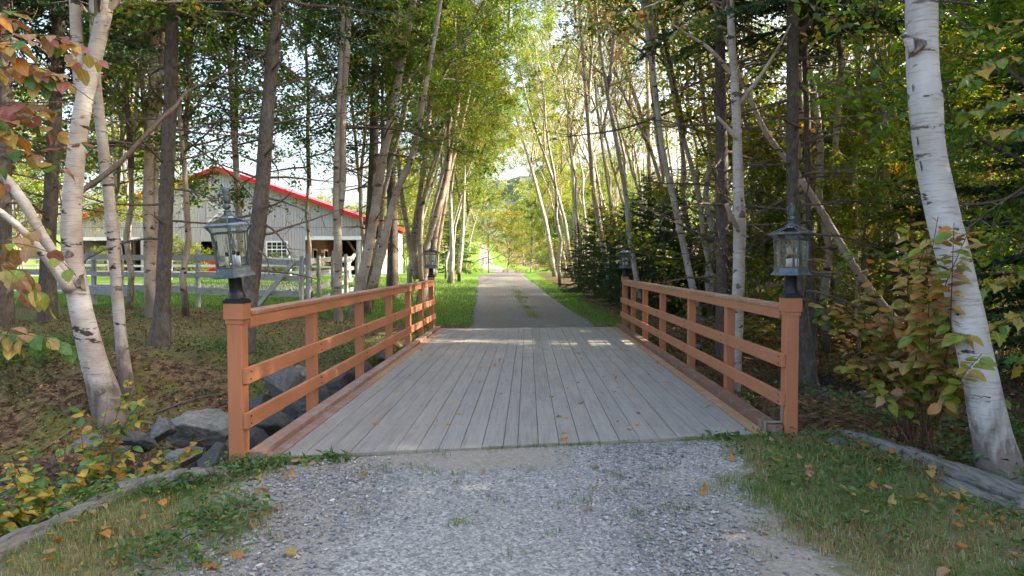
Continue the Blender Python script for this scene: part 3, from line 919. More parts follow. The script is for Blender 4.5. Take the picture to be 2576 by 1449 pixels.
ROCKS = {k: [rock_mesh('boulder', s * 7 + i * 31, M[k], 0.85, 5) for s in range(4)] for i, k in enumerate(('rock', 'rock_dark', 'rock_pale'))}
def boulder(px, py, Y, wpx, hpx, kind, label, var=0, rz=0.3, tilt=0.0):
    p = at(px, py, Y)
    w, h = wpx * Y / FPX, hpx * Y / FPX
    o = link('boulder', ROCKS[kind][var])
    o.location = p
    o.scale = (w * 1.4, w * 1.2, h * 1.75)
    o.rotation_euler = (tilt, tilt * 0.5, rz)
    return tag(o, label, 'boulder', 'boulders along the stream')
boulder(500, 1078, 7.9, 135, 92, 'rock_pale', 'large pale flat-topped boulder beside the tilted-lantern post', 0, 0.4)
boulder(712, 975, 8.6, 75, 80, 'rock', 'rounded bluish-grey boulder showing between the two lower rails', 1, 1.0)
boulder(745, 1010, 9.3, 70, 60, 'rock', 'smooth grey boulder leaning behind the rounded bluish one', 2, 2.0)
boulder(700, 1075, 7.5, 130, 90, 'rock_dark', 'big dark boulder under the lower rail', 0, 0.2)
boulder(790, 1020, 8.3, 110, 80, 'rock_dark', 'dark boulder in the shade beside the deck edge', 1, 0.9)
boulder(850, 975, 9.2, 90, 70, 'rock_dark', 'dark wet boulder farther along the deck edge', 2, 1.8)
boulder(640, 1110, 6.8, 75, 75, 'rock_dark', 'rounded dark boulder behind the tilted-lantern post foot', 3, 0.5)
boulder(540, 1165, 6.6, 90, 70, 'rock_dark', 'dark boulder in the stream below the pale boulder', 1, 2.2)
boulder(470, 1150, 7.0, 70, 40, 'rock_pale', 'small pinkish flat stone below the pale boulder', 2, 0.7)
boulder(400, 1090, 7.4, 60, 55, 'rock', 'grey stone half hidden by the yellow-leaved shrub', 3, 1.2)
boulder(2040, 1040, 8.0, 75, 55, 'rock', 'flat mossy grey boulder right of the upright lantern post', 0, 0.6)
boulder(2035, 1080, 7.2, 95, 50, 'rock_dark', 'dark slabby boulder at the upright lantern post foot', 2, 0.1)
boulder(2090, 1088, 7.4, 70, 40, 'rock_dark', 'dark low stone next to the cobbled stream bed', 3, 1.4)
boulder(2105, 1118, 5.85, 42, 24, 'rock', 'pale grey cobble lying in the grass by the plank', 1, 0.2)
boulder(2535, 1225, 4.85, 62, 52, 'rock', 'pinkish pointed rock behind the log near the big birch', 2, 0.9)
boulder(760, 935, 10.6, 40, 34, 'rock_pale', 'white stone on the bank seen between the rails', 1, 0.3)
boulder(855, 950, 10.0, 50, 26, 'rock_pale', 'flat pale stone on the bank above the dark boulders', 3, 0.8)
boulder(1760, 905, 12.3, 45, 30, 'rock', 'grey stone on the far bank behind the slatted railing', 0, 0.8)
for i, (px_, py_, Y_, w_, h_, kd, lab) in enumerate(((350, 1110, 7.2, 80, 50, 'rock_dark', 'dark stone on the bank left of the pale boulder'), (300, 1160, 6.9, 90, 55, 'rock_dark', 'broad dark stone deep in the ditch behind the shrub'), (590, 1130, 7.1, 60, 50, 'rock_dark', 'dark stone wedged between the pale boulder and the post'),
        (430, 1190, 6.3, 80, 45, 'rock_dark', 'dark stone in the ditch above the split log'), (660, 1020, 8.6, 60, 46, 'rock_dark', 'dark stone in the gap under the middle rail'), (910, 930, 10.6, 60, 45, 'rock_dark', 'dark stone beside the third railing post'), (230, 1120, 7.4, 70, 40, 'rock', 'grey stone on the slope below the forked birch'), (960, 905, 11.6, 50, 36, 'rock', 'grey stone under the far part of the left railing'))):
    boulder(px_, py_, Y_, w_, h_, kd, lab, i % 4, i * .9)
boulder(700, 1445, 3.5, 10, 8, 'rock_pale', 'small white pebble on the gravel', 0, 0.8)

# stream bed with loose cobbles
ys_ = np.linspace(-1.35, 1.35, 9)
xs_ = np.arange(-9, 16, 0.3)
V, Q = [], []
for x in xs_:
    yc = float(lerp(x, CREEK))
    for d in ys_:
        V.append((x, yc + d, Hs(x, yc + d) + 0.012 - 0.1 * (abs(d) > 1.3)))
m_ = len(ys_)
I = np.arange(len(xs_) - 1)[:, None] * m_ + np.arange(m_ - 1)[None, :]
Q = np.stack([I, I + m_, I + m_ + 1, I + 1], -1).reshape(-1, 4)
t = NT('wet_stream_bed')
n1 = t.noise(t.coords((1, 1, 1)), 14, 5, 0.7)
M['bed'] = t.pbr(t.ramp(n1, [(0.3, (0.03, 0.026, 0.022)), (0.7, (0.12, 0.105, 0.09))]), 0.6, t.bump(n1, 0.8, 0.03))
bed = tag(MB().add(V, Q).build('stream_bed', M['bed'], smooth=True), kind='structure')
COB = [rock_mesh('stone', 100 + s, M['cobble'], 0.65, 2) for s in range(5)]
n_st = 0
while n_st < 290:
    right = rnd.random() < 0.74
    x = rnd.uniform(2.6, 10) if right else rnd.uniform(-6, -2.2)
    yc = float(lerp(x, CREEK))
    y = yc + rnd.gauss(0.2 if right else 0, 1.2)
    if y < 5.2 or (abs(x) < 2.8):
        continue
    s_ = rnd.choice((0.09, 0.12, 0.16, 0.2, 0.28))
    o = link('stone', rnd.choice(COB), bed)
    o.location = (x, y, Hs(x, y) + s_ * 0.12)
    o.rotation_euler = (rnd.uniform(-.4, .4), rnd.uniform(-.4, .4), rnd.uniform(0, 6))
    o.scale = (s_ * 1.2, s_ * rnd.uniform(.8, 1.2), s_)
    n_st += 1

# ------------------------------------------------------------------ the barn
BY = 50.0
def bx(px): return at(px, 650, BY).x
def bz(py, px=700): return at(px, py, BY).z
BXL, BXC, BXR = -33.2, -22.7, -12.2
ZEAVE, ZAPEX, ZJ = 4.82, 8.45, 4.27
ZG = 0.35
barn = empty('barn', (BXC, BY, ZG), 'grey board barn with red metal roof edges behind the fence', 'barn')
def barnpart(mb, name, mat, parent=None):
    o = mb.build(name, mat, parent or barn)
    if parent is None:
        o.matrix_local = Matrix.Translation((-BXC, -BY, -ZG))
    return o
def roofz(x):
    return ZAPEX - (ZAPEX - ZEAVE) * abs(x - BXC) / (BXR - BXC)
openings = [(bx(214), bx(351), ZG, bz(604)),        # open aisle
            (bx(769), bx(903), ZG, bz(603)),        # stable passage
            (bx(503), bx(546), ZG, bz(607)),        # doorway
            (bx(673), bx(722), bz(645), bz(610)),   # window
            (bx(524), bx(592), bz(560), bz(503))]   # loft door
bwid = 0.205
nb = int((BXR - BXL) / bwid)
brg = random.Random(5)
for back in (0, 1):
    ops = openings if not back else openings[:1]
    if back:
        mbk = MB()
        for x0, x1 in ((BXL, ops[0][0]), (ops[0][1], BXR)):
            mbk.hexa([(x0, BY + 15.9, ZG), (x1, BY + 15.9, ZG), (x1, BY + 16, ZG), (x0, BY + 16, ZG)],
                     [(x0, BY + 15.9, ZEAVE), (x1, BY + 15.9, ZEAVE), (x1, BY + 16, ZEAVE), (x0, BY + 16, ZEAVE)])
        mbk.box(ops[0][0], ops[0][1], BY + 15.9, BY + 16, ops[0][3], ZEAVE)
        mbk.add([(BXL, BY + 15.9, ZEAVE), (BXR, BY + 15.9, ZEAVE), (BXC, BY + 15.9, ZAPEX)], None, [(0, 1, 2)])
        barnpart(mbk, 'back_wall', M['barn'])
        continue
    for i in range(nb):
        x0 = BXL + i * bwid
        x1 = x0 + bwid - 0.022
        xm = (x0 + x1) / 2
        for lo, hi in ((ZG, ZJ - 0.01), (ZJ + 0.012, None)):
            segs = [(lo, hi)]
            for (a, b, c_, d) in ops:
                if a - 0.02 < xm < b + 0.02:
                    new = []
                    for (l_, h_) in segs:
                        hh = roofz(xm) if h_ is None else h_
                        if d <= l_ or c_ >= hh:
                            new.append((l_, h_)); continue
                        if c_ > l_ + 0.05: new.append((l_, c_))
                        if d < hh - 0.05: new.append((d, h_))
                    segs = new
            for (l_, h_) in segs:
                dy = brg.uniform(0, .02) - (0.03 if hi is None else 0)
                za = roofz(x0) - .02 if h_ is None else h_
                zb = roofz(x1) - .02 if h_ is None else h_
                if za - l_ < 0.05: continue
                m = MB().hexa([(x0 - xm, dy, 0), (x1 - xm, dy, 0), (x1 - xm, dy + .04, 0), (x0 - xm, dy + .04, 0)],
                              [(x0 - xm, dy, za - l_), (x1 - xm, dy, zb - l_), (x1 - xm, dy + .04, zb - l_), (x0 - xm, dy + .04, za - l_)])
                o = m.build('wall_board', M['barn'], barn)
                o.matrix_local = Matrix.Translation((xm - BXC, 0, l_ - ZG))
# inner sheathing behind the boards so that the joints stay dark but closed
sh = MB()
xs_cut = sorted({BXL + .05, BXR - .05} | {o_[0] for o_ in openings} | {o_[1] for o_ in openings} | {BXC})
for a, b in zip(xs_cut[:-1], xs_cut[1:]):
    xm = (a + b) / 2
    zs = [(ZG, None)]
    for (oa, ob, oc, od) in openings:
        if oa < xm < ob:
            zs = [(l_, min(h_ or 99, oc)) for l_, h_ in zs if oc > l_ + .05] + [(max(l_, od), h_) for l_, h_ in zs]
    for l_, h_ in zs:
        za = roofz(a) - .05 if h_ in (None, 99) else h_
        zb = roofz(b) - .05 if h_ in (None, 99) else h_
        sh.hexa([(a, BY + .07, l_), (b, BY + .07, l_), (b, BY + .1, l_), (a, BY + .1, l_)], [(a, BY + .07, za), (b, BY + .07, zb), (b, BY + .1, zb), (a, BY + .1, za)])
barnpart(sh, 'sheathing', M['dark_wood'])
for s_, nm in ((-1, 'roof_slope'), (1, 'roof_slope')):
    xe = BXC + s_ * (BXR - BXC + 0.5)
    ze = roofz(BXR) - (ZAPEX - ZEAVE) / (BXR - BXC) * 0.5
    d = 0.24
    m = MB().hexa([(BXC, BY - .45, ZAPEX + .0), (xe, BY - .45, ze), (xe, BY + 16.4, ze), (BXC, BY + 16.4, ZAPEX + .0)],
                  [(BXC, BY - .45, ZAPEX + d), (xe, BY - .45, ze + d), (xe, BY + 16.4, ze + d), (BXC, BY + 16.4, ZAPEX + d)])
    r_ = barnpart(m, nm, M['red_roof'])
    f = MB().hexa([(BXC, BY - .50, ZAPEX - .05), (xe, BY - .50, ze - .05), (xe, BY - .455, ze - .05), (BXC, BY - .455, ZAPEX - .05)],
                  [(BXC, BY - .50, ZAPEX + d + .03), (xe, BY - .50, ze + d + .03), (xe, BY - .455, ze + d + .03), (BXC, BY - .455, ZAPEX + d + .03)])
    f.build('verge_board', M['red_roof'], r_)
# side wall
for i in range(40):
    y0 = BY + .1 + i * 0.4
    if 8 <= i <= 14: continue
    m = MB().box(0, .06, 0, .36, 0, ZEAVE - ZG - .3)
    o = m.build('wall_board', M['barn'], barn)
    o.matrix_local = Matrix.Translation((BXR - BXC - .06, y0 - BY, 0))
barnpart(MB().box(BXR - .1, BXR - .02, BY + 3.2, BY + 6.1, ZG, ZG + 3.2), 'sliding_door', M['barn_brown'])
barnpart(MB().box(BXL, BXL + .1, BY + .1, BY + 15.9, ZG, ZEAVE), 'side_wall', M['barn'])
# corner board, lintels
barnpart(MB().box(BXR - .02, BXR + .08, BY - .06, BY + .1, bz(603), ZEAVE - .1), 'corner_board', M['white_trim'])
barnpart(MB().box(openings[0][0] - .1, openings[0][1] + .1, BY - .09, BY - .03, openings[0][3] - .02, openings[0][3] + .24), 'lintel', M['white_trim'])
barnpart(MB().box(openings[1][0], openings[1][1] + .6, BY - .09, BY - .03, openings[1][3] - .02, openings[1][3] + .26), 'lintel', M['white_trim'])
barnpart(MB().box(bx(332), bx(337), BY + .1, BY + .3, ZG, openings[0][3]), 'timber_post', M['dark_wood'])
barnpart(MB().box(bx(896), bx(902), BY + .1, BY + .3, ZG, openings[1][3]), 'timber_post', M['barn'])
barnpart(MB().beam((bx(872), BY + .4, openings[1][3] - .05), (bx(905), BY + .4, ZG + 1.4), .12, .16, (0, 1, 0)), 'brace', M['barn_brown'])
# aisle partition and passage walls
barnpart(MB().box(openings[0][1] + .02, openings[0][1] + .12, BY + .1, BY + 15.9, ZG, ZEAVE), 'partition', M['barn_brown'])
sw = barnpart(MB().box(openings[1][0] - .12, openings[1][0] - .0, BY + .12, BY + 15.9, ZG, ZEAVE), 'stable_wall', M['barn_brown'])
for k in range(4):
    y0 = BY + 1.6 + k * 2.9
    w_ = MB().box(openings[1][0] + .005, openings[1][0] + .05, y0, y0 + 1.0, 1.75, 2.75).build('stable_window', M['white_trim'], sw)
    MB().box(openings[1][0] + .052, openings[1][0] + .06, y0 + .13, y0 + .87, 1.88, 2.62).build('pane', M['window_glass'], sw)
    MB().box(openings[1][0] + .005, openings[1][0] + .14, y0 - .75, y0 - .6, 2.45, 2.7).build('wall_lamp', M['white_trim'], sw)
barnpart(MB().box(openings[1][0], BXR, BY + 9.9, BY + 10, ZG, ZEAVE), 'end_wall', M['dark_wood'])
barnpart(MB().box(openings[0][1] + .2, openings[1][0] - .2, BY + 2.2, BY + 2.3, ZG, ZEAVE), 'inner_wall', M['dark_wood'])
barnpart(MB().box(openings[2][0] + .05, openings[2][1] - .05, BY + .02, BY + .06, ZG, bz(648)), 'half_door', M['red_roof'])
# sash window
wx0, wx1, wz0, wz1 = openings[3]
wf = MB()
for a, b, c_, d in ((wx0 - .1, wx1 + .1, wz0 - .12, wz0), (wx0 - .1, wx1 + .1, wz1, wz1 + .12), (wx0 - .1, wx0, wz0, wz1), (wx1, wx1 + .1, wz0, wz1), (wx0, wx1, (wz0 + wz1) / 2 - .04, (wz0 + wz1) / 2 + .04)):
    wf.box(a, b, BY - .09, BY + .0, c_, d)
for k in (1, 2, 3):
    xm = wx0 + (wx1 - wx0) * k / 4
    wf.box(xm - .018, xm + .018, BY - .075, BY - .02, wz0, (wz0 + wz1) / 2 - .04)
    wf.box(xm - .018, xm + .018, BY - .075, BY - .02, (wz0 + wz1) / 2 + .04, wz1)
for zz in (.25, .75):
    for k in range(4):
        xa = wx0 + (wx1 - wx0) * k / 4 + .018
        xb_ = wx0 + (wx1 - wx0) * (k + 1) / 4 - .018
        zm = wz0 + (wz1 - wz0) * zz
        wf.box(xa, xb_, BY - .07, BY - .025, zm - .015, zm + .015)
win = barnpart(wf, 'window', M['white_trim'])
for k in range(4):
    for j in range(4):
        xa, xb_ = wx0 + (wx1 - wx0) * k / 4, wx0 + (wx1 - wx0) * (k + 1) / 4
        za, zb = wz0 + (wz1 - wz0) * j / 4, wz0 + (wz1 - wz0) * (j + 1) / 4
        MB().box(xa + .005, xb_ - .005, BY - .02, BY - .012, za + .005, zb - .005).build('pane', M['window_glass'], win)
# loft door with white cross
lx0, lx1, lz0, lz1 = openings[4]
ld = barnpart(MB().box(lx0 + .02, lx1 - .02, BY + .0, BY + .06, lz0 + .02, lz1 - .02), 'loft_door', M['barn'])
for (a, b) in (((lx0, lz0), (lx1, lz1)), ((lx0, lz1), (lx1, lz0))):
    dy = -.012 if a[1] == lz0 else -.03
    MB().beam((a[0] + .06, BY + dy, a[1] + (.06 if a[1] == lz0 else -.06)), (b[0] - .06, BY + dy, b[1] - (.06 if a[1] == lz0 else -.06)), .11, .015, (0, 1, 0)).build('cross_bar', M['white_trim'], ld)
fr = MB()
for a, b, c_, d in ((lx0 - .08, lx1 + .08, lz1, lz1 + .1), (lx0 - .08, lx0, lz0, lz1), (lx1, lx1 + .08, lz0, lz1)):
    fr.box(a, b, BY - .07, BY + .02, c_, d)
fr.build('door_frame', M['barn'], ld)

# ------------------------------------------------------------------ paddock fences
def fence(label, posts, rails_z, h, mat, name='paddock_fence', pw=.13, rh=.15, group=None, round_=True, rt=.04, sag=.03):
    p0 = posts[0]
    root = empty(name, (p0[0], p0[1], Hs(*p0)), label, 'fence', group)
    T = Matrix.Translation((-p0[0], -p0[1], -Hs(*p0)))
    fr_ = random.Random(int(p0[1] * 10))
    for (x, y) in posts:
        z = Hs(x, y)
        hh = h + fr_.uniform(-.06, .06)
        ln = fr_.uniform(-.03, .03)
        o = MB().tube([(0, 0, -.2), (ln * .5, 0, hh * .5), (ln, 0, hh)], [pw / 2 * 1.05, pw / 2, pw / 2 * .95], 8).build('fence_post', mat, root)
        o.matrix_local = T @ Matrix.Translation((x, y, z))
    for k, zz in enumerate(rails_z):
        for a, b in zip(posts[:-1], posts[1:]):
            za, zb = Hs(*a) + zz + fr_.uniform(-sag, sag), Hs(*b) + zz + fr_.uniform(-sag, sag)
            d = (Vector((b[0], b[1], 0)) - Vector((a[0], a[1], 0))).normalized()
            off = Vector((d.y, -d.x, 0)) * (pw / 2 + rt / 2 + .004 + .003 * k)
            if off.y > 0: off = -off
            mid = (Vector((a[0], a[1], za)) + Vector((b[0], b[1], zb))) / 2
            o = MB().beam(Vector((a[0], a[1], za)) - mid + d * .004, Vector((b[0], b[1], zb)) - mid - d * .004, rt, rh * fr_.uniform(.9, 1.1)).build('fence_rail', mat, root)
            o.matrix_local = T @ Matrix.Translation(mid + off)
    return root, T
def fx(px, Y): return (at(px, 690, Y).x, Y)
FY = 18.4
posts = [fx(-260, FY), fx(-8, FY), fx(235, FY + .1), fx(497, FY), fx(757, FY)]
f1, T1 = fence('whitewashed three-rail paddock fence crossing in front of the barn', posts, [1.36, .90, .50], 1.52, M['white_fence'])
a = at(742, 655, FY - .12); b = at(650, 768, FY - .35)
o = MB().beam(a, b, .10, .13, (0, 1, 0)).build('brace', M['white_fence'], f1); o.matrix_local = T1
posts = [(posts[-1][0] + .16, FY + .1), fx(803, 20.6), fx(838, 22.8), fx(872, 24.6), fx(897, 26.4)]
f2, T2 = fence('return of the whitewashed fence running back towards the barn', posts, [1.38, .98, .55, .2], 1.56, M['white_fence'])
a = at(893, 640, 26.2); b = at(850, 700, 24.9)
o = MB().beam(a, b, .10, .12, (0, 1, 0)).build('brace', M['white_fence'], f2); o.matrix_local = T2
posts = [fx(px, 33) for px in (-200, -40, 120, 280, 430, 580, 730, 880)]
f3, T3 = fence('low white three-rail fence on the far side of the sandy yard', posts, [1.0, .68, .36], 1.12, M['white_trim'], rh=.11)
# rail end lying behind the pale birch
a, b = at(218, 728, FY - .25), at(335, 736, FY - .25)
o = MB().beam(a, b, .12, .22).build('fence_rail', M['white_fence'], f1); o.matrix_local = T1

# marker post with a small lamp by the drive
px_, py_ = at(1155, 690, 38).x, 38
mp = empty('lamp_post', (px_, py_, Hs(px_, py_)), 'short dark post with a small pale lamp beside the drive', 'lamp post')
MB().box(-.09, .09, -.09, .09, -.1, .78).build('post', M['dark_wood'], mp)
MB().lathe([(.05, .78), (.10, .84), (.10, 1.05), (.14, 1.08), (.03, 1.2), (0, 1.22)], 8).build('lamp_head', M['pewter'], mp)

# ------------------------------------------------------------------ trees: shared crowns
def leaf_quads(C, size, rg, up=0.6, droop=0.25, ratio=0.62):
    """rhombic folded leaves at centres C"""
    n = len(C)
    nrm = rg.normal(size=(n, 3)); nrm[:, 2] = np.abs(nrm[:, 2]) + up
    nrm /= np.linalg.norm(nrm, axis=1)[:, None]
    d = rg.normal(size=(n, 3)); d[:, 2] -= droop
    d -= nrm * np.sum(d * nrm, 1)[:, None]
    d /= np.linalg.norm(d, axis=1)[:, None] + 1e-9
    s_ = np.cross(nrm, d)
    L = (size * rg.uniform(0.65, 1.3, n))[:, None]
    f = nrm * L * 0.12
    V = np.stack([C - d * L * .5, C + s_ * L * ratio * .5 - d * L * .06 + f, C + d * L * .5, C - s_ * L * ratio * .5 - d * L * .06 + f], 1)
    Q = np.arange(n * 4).reshape(n, 4)
    return V.reshape(-1, 3), Q

def branch_curve(p, d, L, n, rg, up=0.25, wig=0.12):
    pts = [np.array(p, float)]
    d = np.array(d, float); d /= np.linalg.norm(d)
    for i in range(n):
        d = d + np.array([0, 0, up / n]) + rg.normal(size=3) * wig
        d /= np.linalg.norm(d)
        pts.append(pts[-1] + d * L / n)
    return np.array(pts)

CROWNS = {}
def make_crown(key, seed, h, r, n_limb, leaf_n, leaf_size, bark, elev=(20, 55), droop=.2, lowfill=False):
    rg = np.random.default_rng(seed)
    br = MB(); C, tint = [], []
    ax = branch_curve((0, 0, 0), (rg.normal() * .06, rg.normal() * .06, 1), h, 8, rg, .1, .05)
    br.tube(ax, np.linspace(.07, .012, 9), 5, cap=False)
    az = rg.uniform(0, 6)
    tw = []
    for i in range(n_limb):
        t_ = (i + rg.random()) / n_limb
        az += 2.4 + rg.normal() * .3
        p = np.array([np.interp(t_ * 8, range(9), ax[:, k]) for k in range(3)])
        e = R(rg.uniform(*elev))
        L = r * (1.05 - .65 * t_) * rg.uniform(.7, 1.15)
        lm = branch_curve(p, (math.cos(az) * math.cos(e), math.sin(az) * math.cos(e), math.sin(e)), L, 6, rg, .15, .12)
        br.tube(lm, np.linspace(.028, .007, 7) * (1.2 - .6 * t_), 4, cap=False)
        for j in range(7):
            u = rg.uniform(.2, 1.0)
            q = np.array([np.interp(u * 6, range(7), lm[:, k]) for k in range(3)])
            dd = (lm[min(6, int(u * 6) + 1)] - lm[int(u * 6) - (1 if u >= 1 else 0)]); dd /= np.linalg.norm(dd) + 1e-9
            sd = rg.normal(size=3); sd[2] *= .5
            s2 = branch_curve(q, dd * .6 + sd * .7, L * rg.uniform(.25, .5), 4, rg, -.1 * droop * 5, .18)
            br.tube(s2, np.linspace(.009, .003, 5), 3, cap=False)
            tw.append((s2, t_))
            for k in range(2):
                u2 = rg.uniform(.2, .9)
                q2 = np.array([np.interp(u2 * 4, range(5), s2[:, c]) for c in range(3)])
                s3 = branch_curve(q2, rg.normal(size=3) * np.array([1, 1, .5]), L * rg.uniform(.12, .28), 3, rg, -.2, .2)
                br.tube(s3, np.linspace(.005, .002, 4), 3, cap=False)
                tw.append((s3, t_))
    per = max(1, leaf_n // len(tw))
    for s_, t_ in tw:
        k = rg.poisson(per)
        if rg.random() < .12: k = k // 5
        u = rg.uniform(.05, 1.05, k) * (len(s_) - 1)
        P = np.stack([np.interp(u, range(len(s_)), s_[:, c]) for c in range(3)], -1)
        P += rg.normal(size=P.shape) * .085
        P[:, 2] -= np.abs(rg.normal(size=k)) * .05
        C.append(P)
        tint.append(np.clip(rg.beta(1.6, 2.6) * .9 + rg.normal(size=k) * .16, 0, 1))
    C = np.concatenate(C); tint = np.concatenate(tint)
    V, Q = leaf_quads(C, leaf_size, rg)
    crown = MB().add(V, Q, qa=tint).mesh('crown', M['leaf'], False, True)
    CROWNS[key] = dict(leaf=crown, C=C, V=V, tint=tint, branch=br.mesh('limbs', M[bark], True), h=h)

make_crown('b0', 1, 8.0, 2.6, 22, 11000, .085, 'birch_warm')
make_crown('b1', 2, 7.0, 2.9, 20, 11000, .085, 'birch_warm', (10, 50))
make_crown('b2', 3, 9.0, 2.3, 24, 11000, .08, 'birch_warm', (25, 65))
make_crown('m0', 4, 7.0, 3.4, 24, 11500, .105, 'twig', (0, 45))
make_crown('m1', 5, 6.0, 3.0, 20, 10500, .105, 'twig', (5, 50))
make_crown('s0', 6, 2.6, 1.3, 12, 2600, .08, 'twig', (10, 60))      # sapling
make_crown('s1', 8, 1.5, 1.1, 10, 1800, .075, 'twig', (5, 50))      # bush

# spruce boughs -------------------------------------------------------
def bough(rg, mbn, mbt, p, az, L, e0, dens=1.0, nl=.05, bare=0.0):
    n = 7
    d = np.array([math.cos(az) * math.cos(e0), math.sin(az) * math.cos(e0), math.sin(e0)])
    lm = branch_curve(p, d, L, n, rg, rg.uniform(-.15, .25), .05)
    mbt.tube(lm, np.linspace(.010 + .006 * L, .004, n + 1), 4, cap=False)
    side = np.array([-math.sin(az), math.cos(az), 0])
    m = int(L * 11 * dens) + 2
    Cs, Ds = [], []
    for j in range(m):
        u = bare + (1 - bare) * (j + rg.random()) / m
        q = np.array([np.interp(u * n, range(n + 1), lm[:, k]) for k in range(3)])
        for sg in (-1, 1):
            l2 = (.12 + .42 * L * (1 - u) ** .7 * min(1, .3 + u * 2)) * rg.uniform(.6, 1.1) * .75
            dd = d * .75 + side * sg * rg.uniform(.6, 1.0) + np.array([0, 0, rg.uniform(-.45, .05)])
            dd /= np.linalg.norm(dd)
            k = max(3, int(l2 / .026))
            t_ = (np.arange(k) + rg.random(k)) / k
            Cs.append(q + dd * (t_ * l2)[:, None])
            Ds.append(np.repeat(dd[None], k, 0))
            mbt.tube([q, q + dd * l2], [.004, .0015], 3, cap=False)
    C = np.concatenate(Cs); D = np.concatenate(Ds)
    n_ = len(C)
    r1 = rg.normal(size=(n_, 3)); r1[:, 2] *= .6
    a = D * .75 + r1 * .55
    a /= np.linalg.norm(a, axis=1)[:, None]
    s_ = np.cross(a, rg.normal(size=(n_, 3)))
    s_ /= np.linalg.norm(s_, axis=1)[:, None] + 1e-9
    Ln = (nl * rg.uniform(.7, 1.3, n_))[:, None]
    Wd = Ln * .22
    V = np.stack([C - a * Ln * .1 - s_ * Wd, C - a * Ln * .1 + s_ * Wd, C + a * Ln], 1).reshape(-1, 3)
    T = np.arange(n_ * 3).reshape(-1, 3)
    tn = np.clip(rg.beta(2, 2.5) * .8 + rg.normal(size=n_) * .12, 0, 1)
    mbn.add(V, None, T, ta=tn)

SPR = {}
def make_spruce(key, seed, h, r, z0, n, dens, nl, live_from=0.0):
    rg = np.random.default_rng(seed)
    nd, tw = MB(), MB()
    az = 0
    for i in range(n):
        t_ = (i + rg.random()) / n
        z = z0 + (h - z0) * t_ ** .9
        az += 2.4 + rg.normal() * .3
        L = r * (1 - .93 * t_) * rg.uniform(.75, 1.1) + .12
        bough(rg, nd, tw, (0, 0, z), az, L, R(-12 + 40 * t_ + rg.normal() * 5), dens, nl)
    tw.tube([(0, 0, z0 - .05), (0, 0, h + .1)], [.02 + h * .009, .006], 6, cap=False)
    SPR[key] = dict(needle=nd.mesh('needles', M['needle'], False, True), twig=tw.mesh('boughs', M['twig']), h=h)
make_spruce('y0', 21, 4.2, 1.5, .15, 90, 1.0, .075)
make_spruce('y1', 22, 2.6, 1.15, .08, 70, 1.0, .065)
make_spruce('y2', 23, 6.0, 1.9, .4, 105, .9, .085)
make_spruce('t0', 24, 9.0, 2.2, 0, 90, .75, .09)
make_spruce('t1', 25, 8.0, 2.5, 0, 80, .75, .09)

# dead lower limbs of a tall spruce, hanging on a bare trunk
DEAD = []
def make_dead(seed, z0, z1, n, L0):
    rg = np.random.default_rng(seed)
    m = MB(); az = 0
    for i in range(n):
        z = z0 + (z1 - z0) * (i + rg.random()) / n
        az += 2.4 + rg.normal() * .5
        L = L0 * rg.uniform(.35, 1.1)
        e = R(rg.uniform(-14, 22))
        lm = branch_curve((0, 0, z), (math.cos(az) * math.cos(e), math.sin(az) * math.cos(e), math.sin(e)), L, 7, rg, rg.uniform(-.35, .2), .10)
        m.tube(lm, np.linspace(.024, .006, 8), 5, cap=False)
        for j in range(int(L * 7)):
            u = rg.uniform(.15, 1)
            q = np.array([np.interp(u * 7, range(8), lm[:, k]) for k in range(3)])
            dd = (lm[-1] - lm[0]) / L * .6 + rg.normal(size=3) * np.array([.7, .7, .4])
            s2 = branch_curve(q, dd, rg.uniform(.12, .5) * (1.2 - u * .6), 4, rg, -.15, .2)
            m.tube(s2, np.linspace(.007, .0025, 5), 3, cap=False)
            if rg.random() < .5:
                s3 = branch_curve(s2[2], rg.normal(size=3), rg.uniform(.08, .22), 3, rg, -.1, .2)
                m.tube(s3, np.linspace(.0045, .002, 4), 3, cap=False)
    DEAD.append(m.mesh('dead_limbs', M['twig']))
make_dead(31, 1.6, 7.5, 34, 2.0)
make_dead(32, 1.3, 7.0, 38, 1.7)
make_dead(33, 1.8, 8.0, 30, 2.3)

CROWN_OBJS = []
def put_crown(root, key, loc, sc, rz, col, tilt=(0, 0)):
    Mx = Matrix.Translation(loc) @ Euler((tilt[0], tilt[1], rz)).to_matrix().to_4x4() @ Matrix.Scale(sc, 4)
    c_ = link('crown', CROWNS[key]['leaf'], root, Mx)
    c_.color = tuple(col) + (1,)
    link('limbs', CROWNS[key]['branch'], root, Mx)
    CROWN_OBJS.append((c_, root, key))
    return c_
def put_spruce(root, key, loc, sc, rz, col=(1, 1, 1)):
    Mx = Matrix.Translation(loc) @ Euler((0, 0, rz)).to_matrix().to_4x4() @ Matrix.Scale(sc, 4)
    c_ = link('crown', SPR[key]['needle'], root, Mx)
    c_.color = tuple(col) + (1,)
    link('boughs', SPR[key]['twig'], root, Mx)
    return c_

GREEN, DKGREEN, OLIVE, YEL, GOLD = (1.15, 1.15, .75), (.95, 1.08, .75), (1.55, 1.33, .68), (2.1, 1.72, .7), (2.4, 1.65, .6)

def poly_pts(px, Y):
    """pixel polyline [(x, y, width)] at depth Y (or list of depths) -> world points and radii"""
    P, rad = [], []
    for i, q in enumerate(px):
        y_ = Y if not isinstance(Y, (list, tuple)) else Y[0] + (Y[1] - Y[0]) * i / (len(px) - 1)
        P.append(at(q[0], q[1], y_)); rad.append(q[2] / 2 * y_ / FPX)
    return P, rad

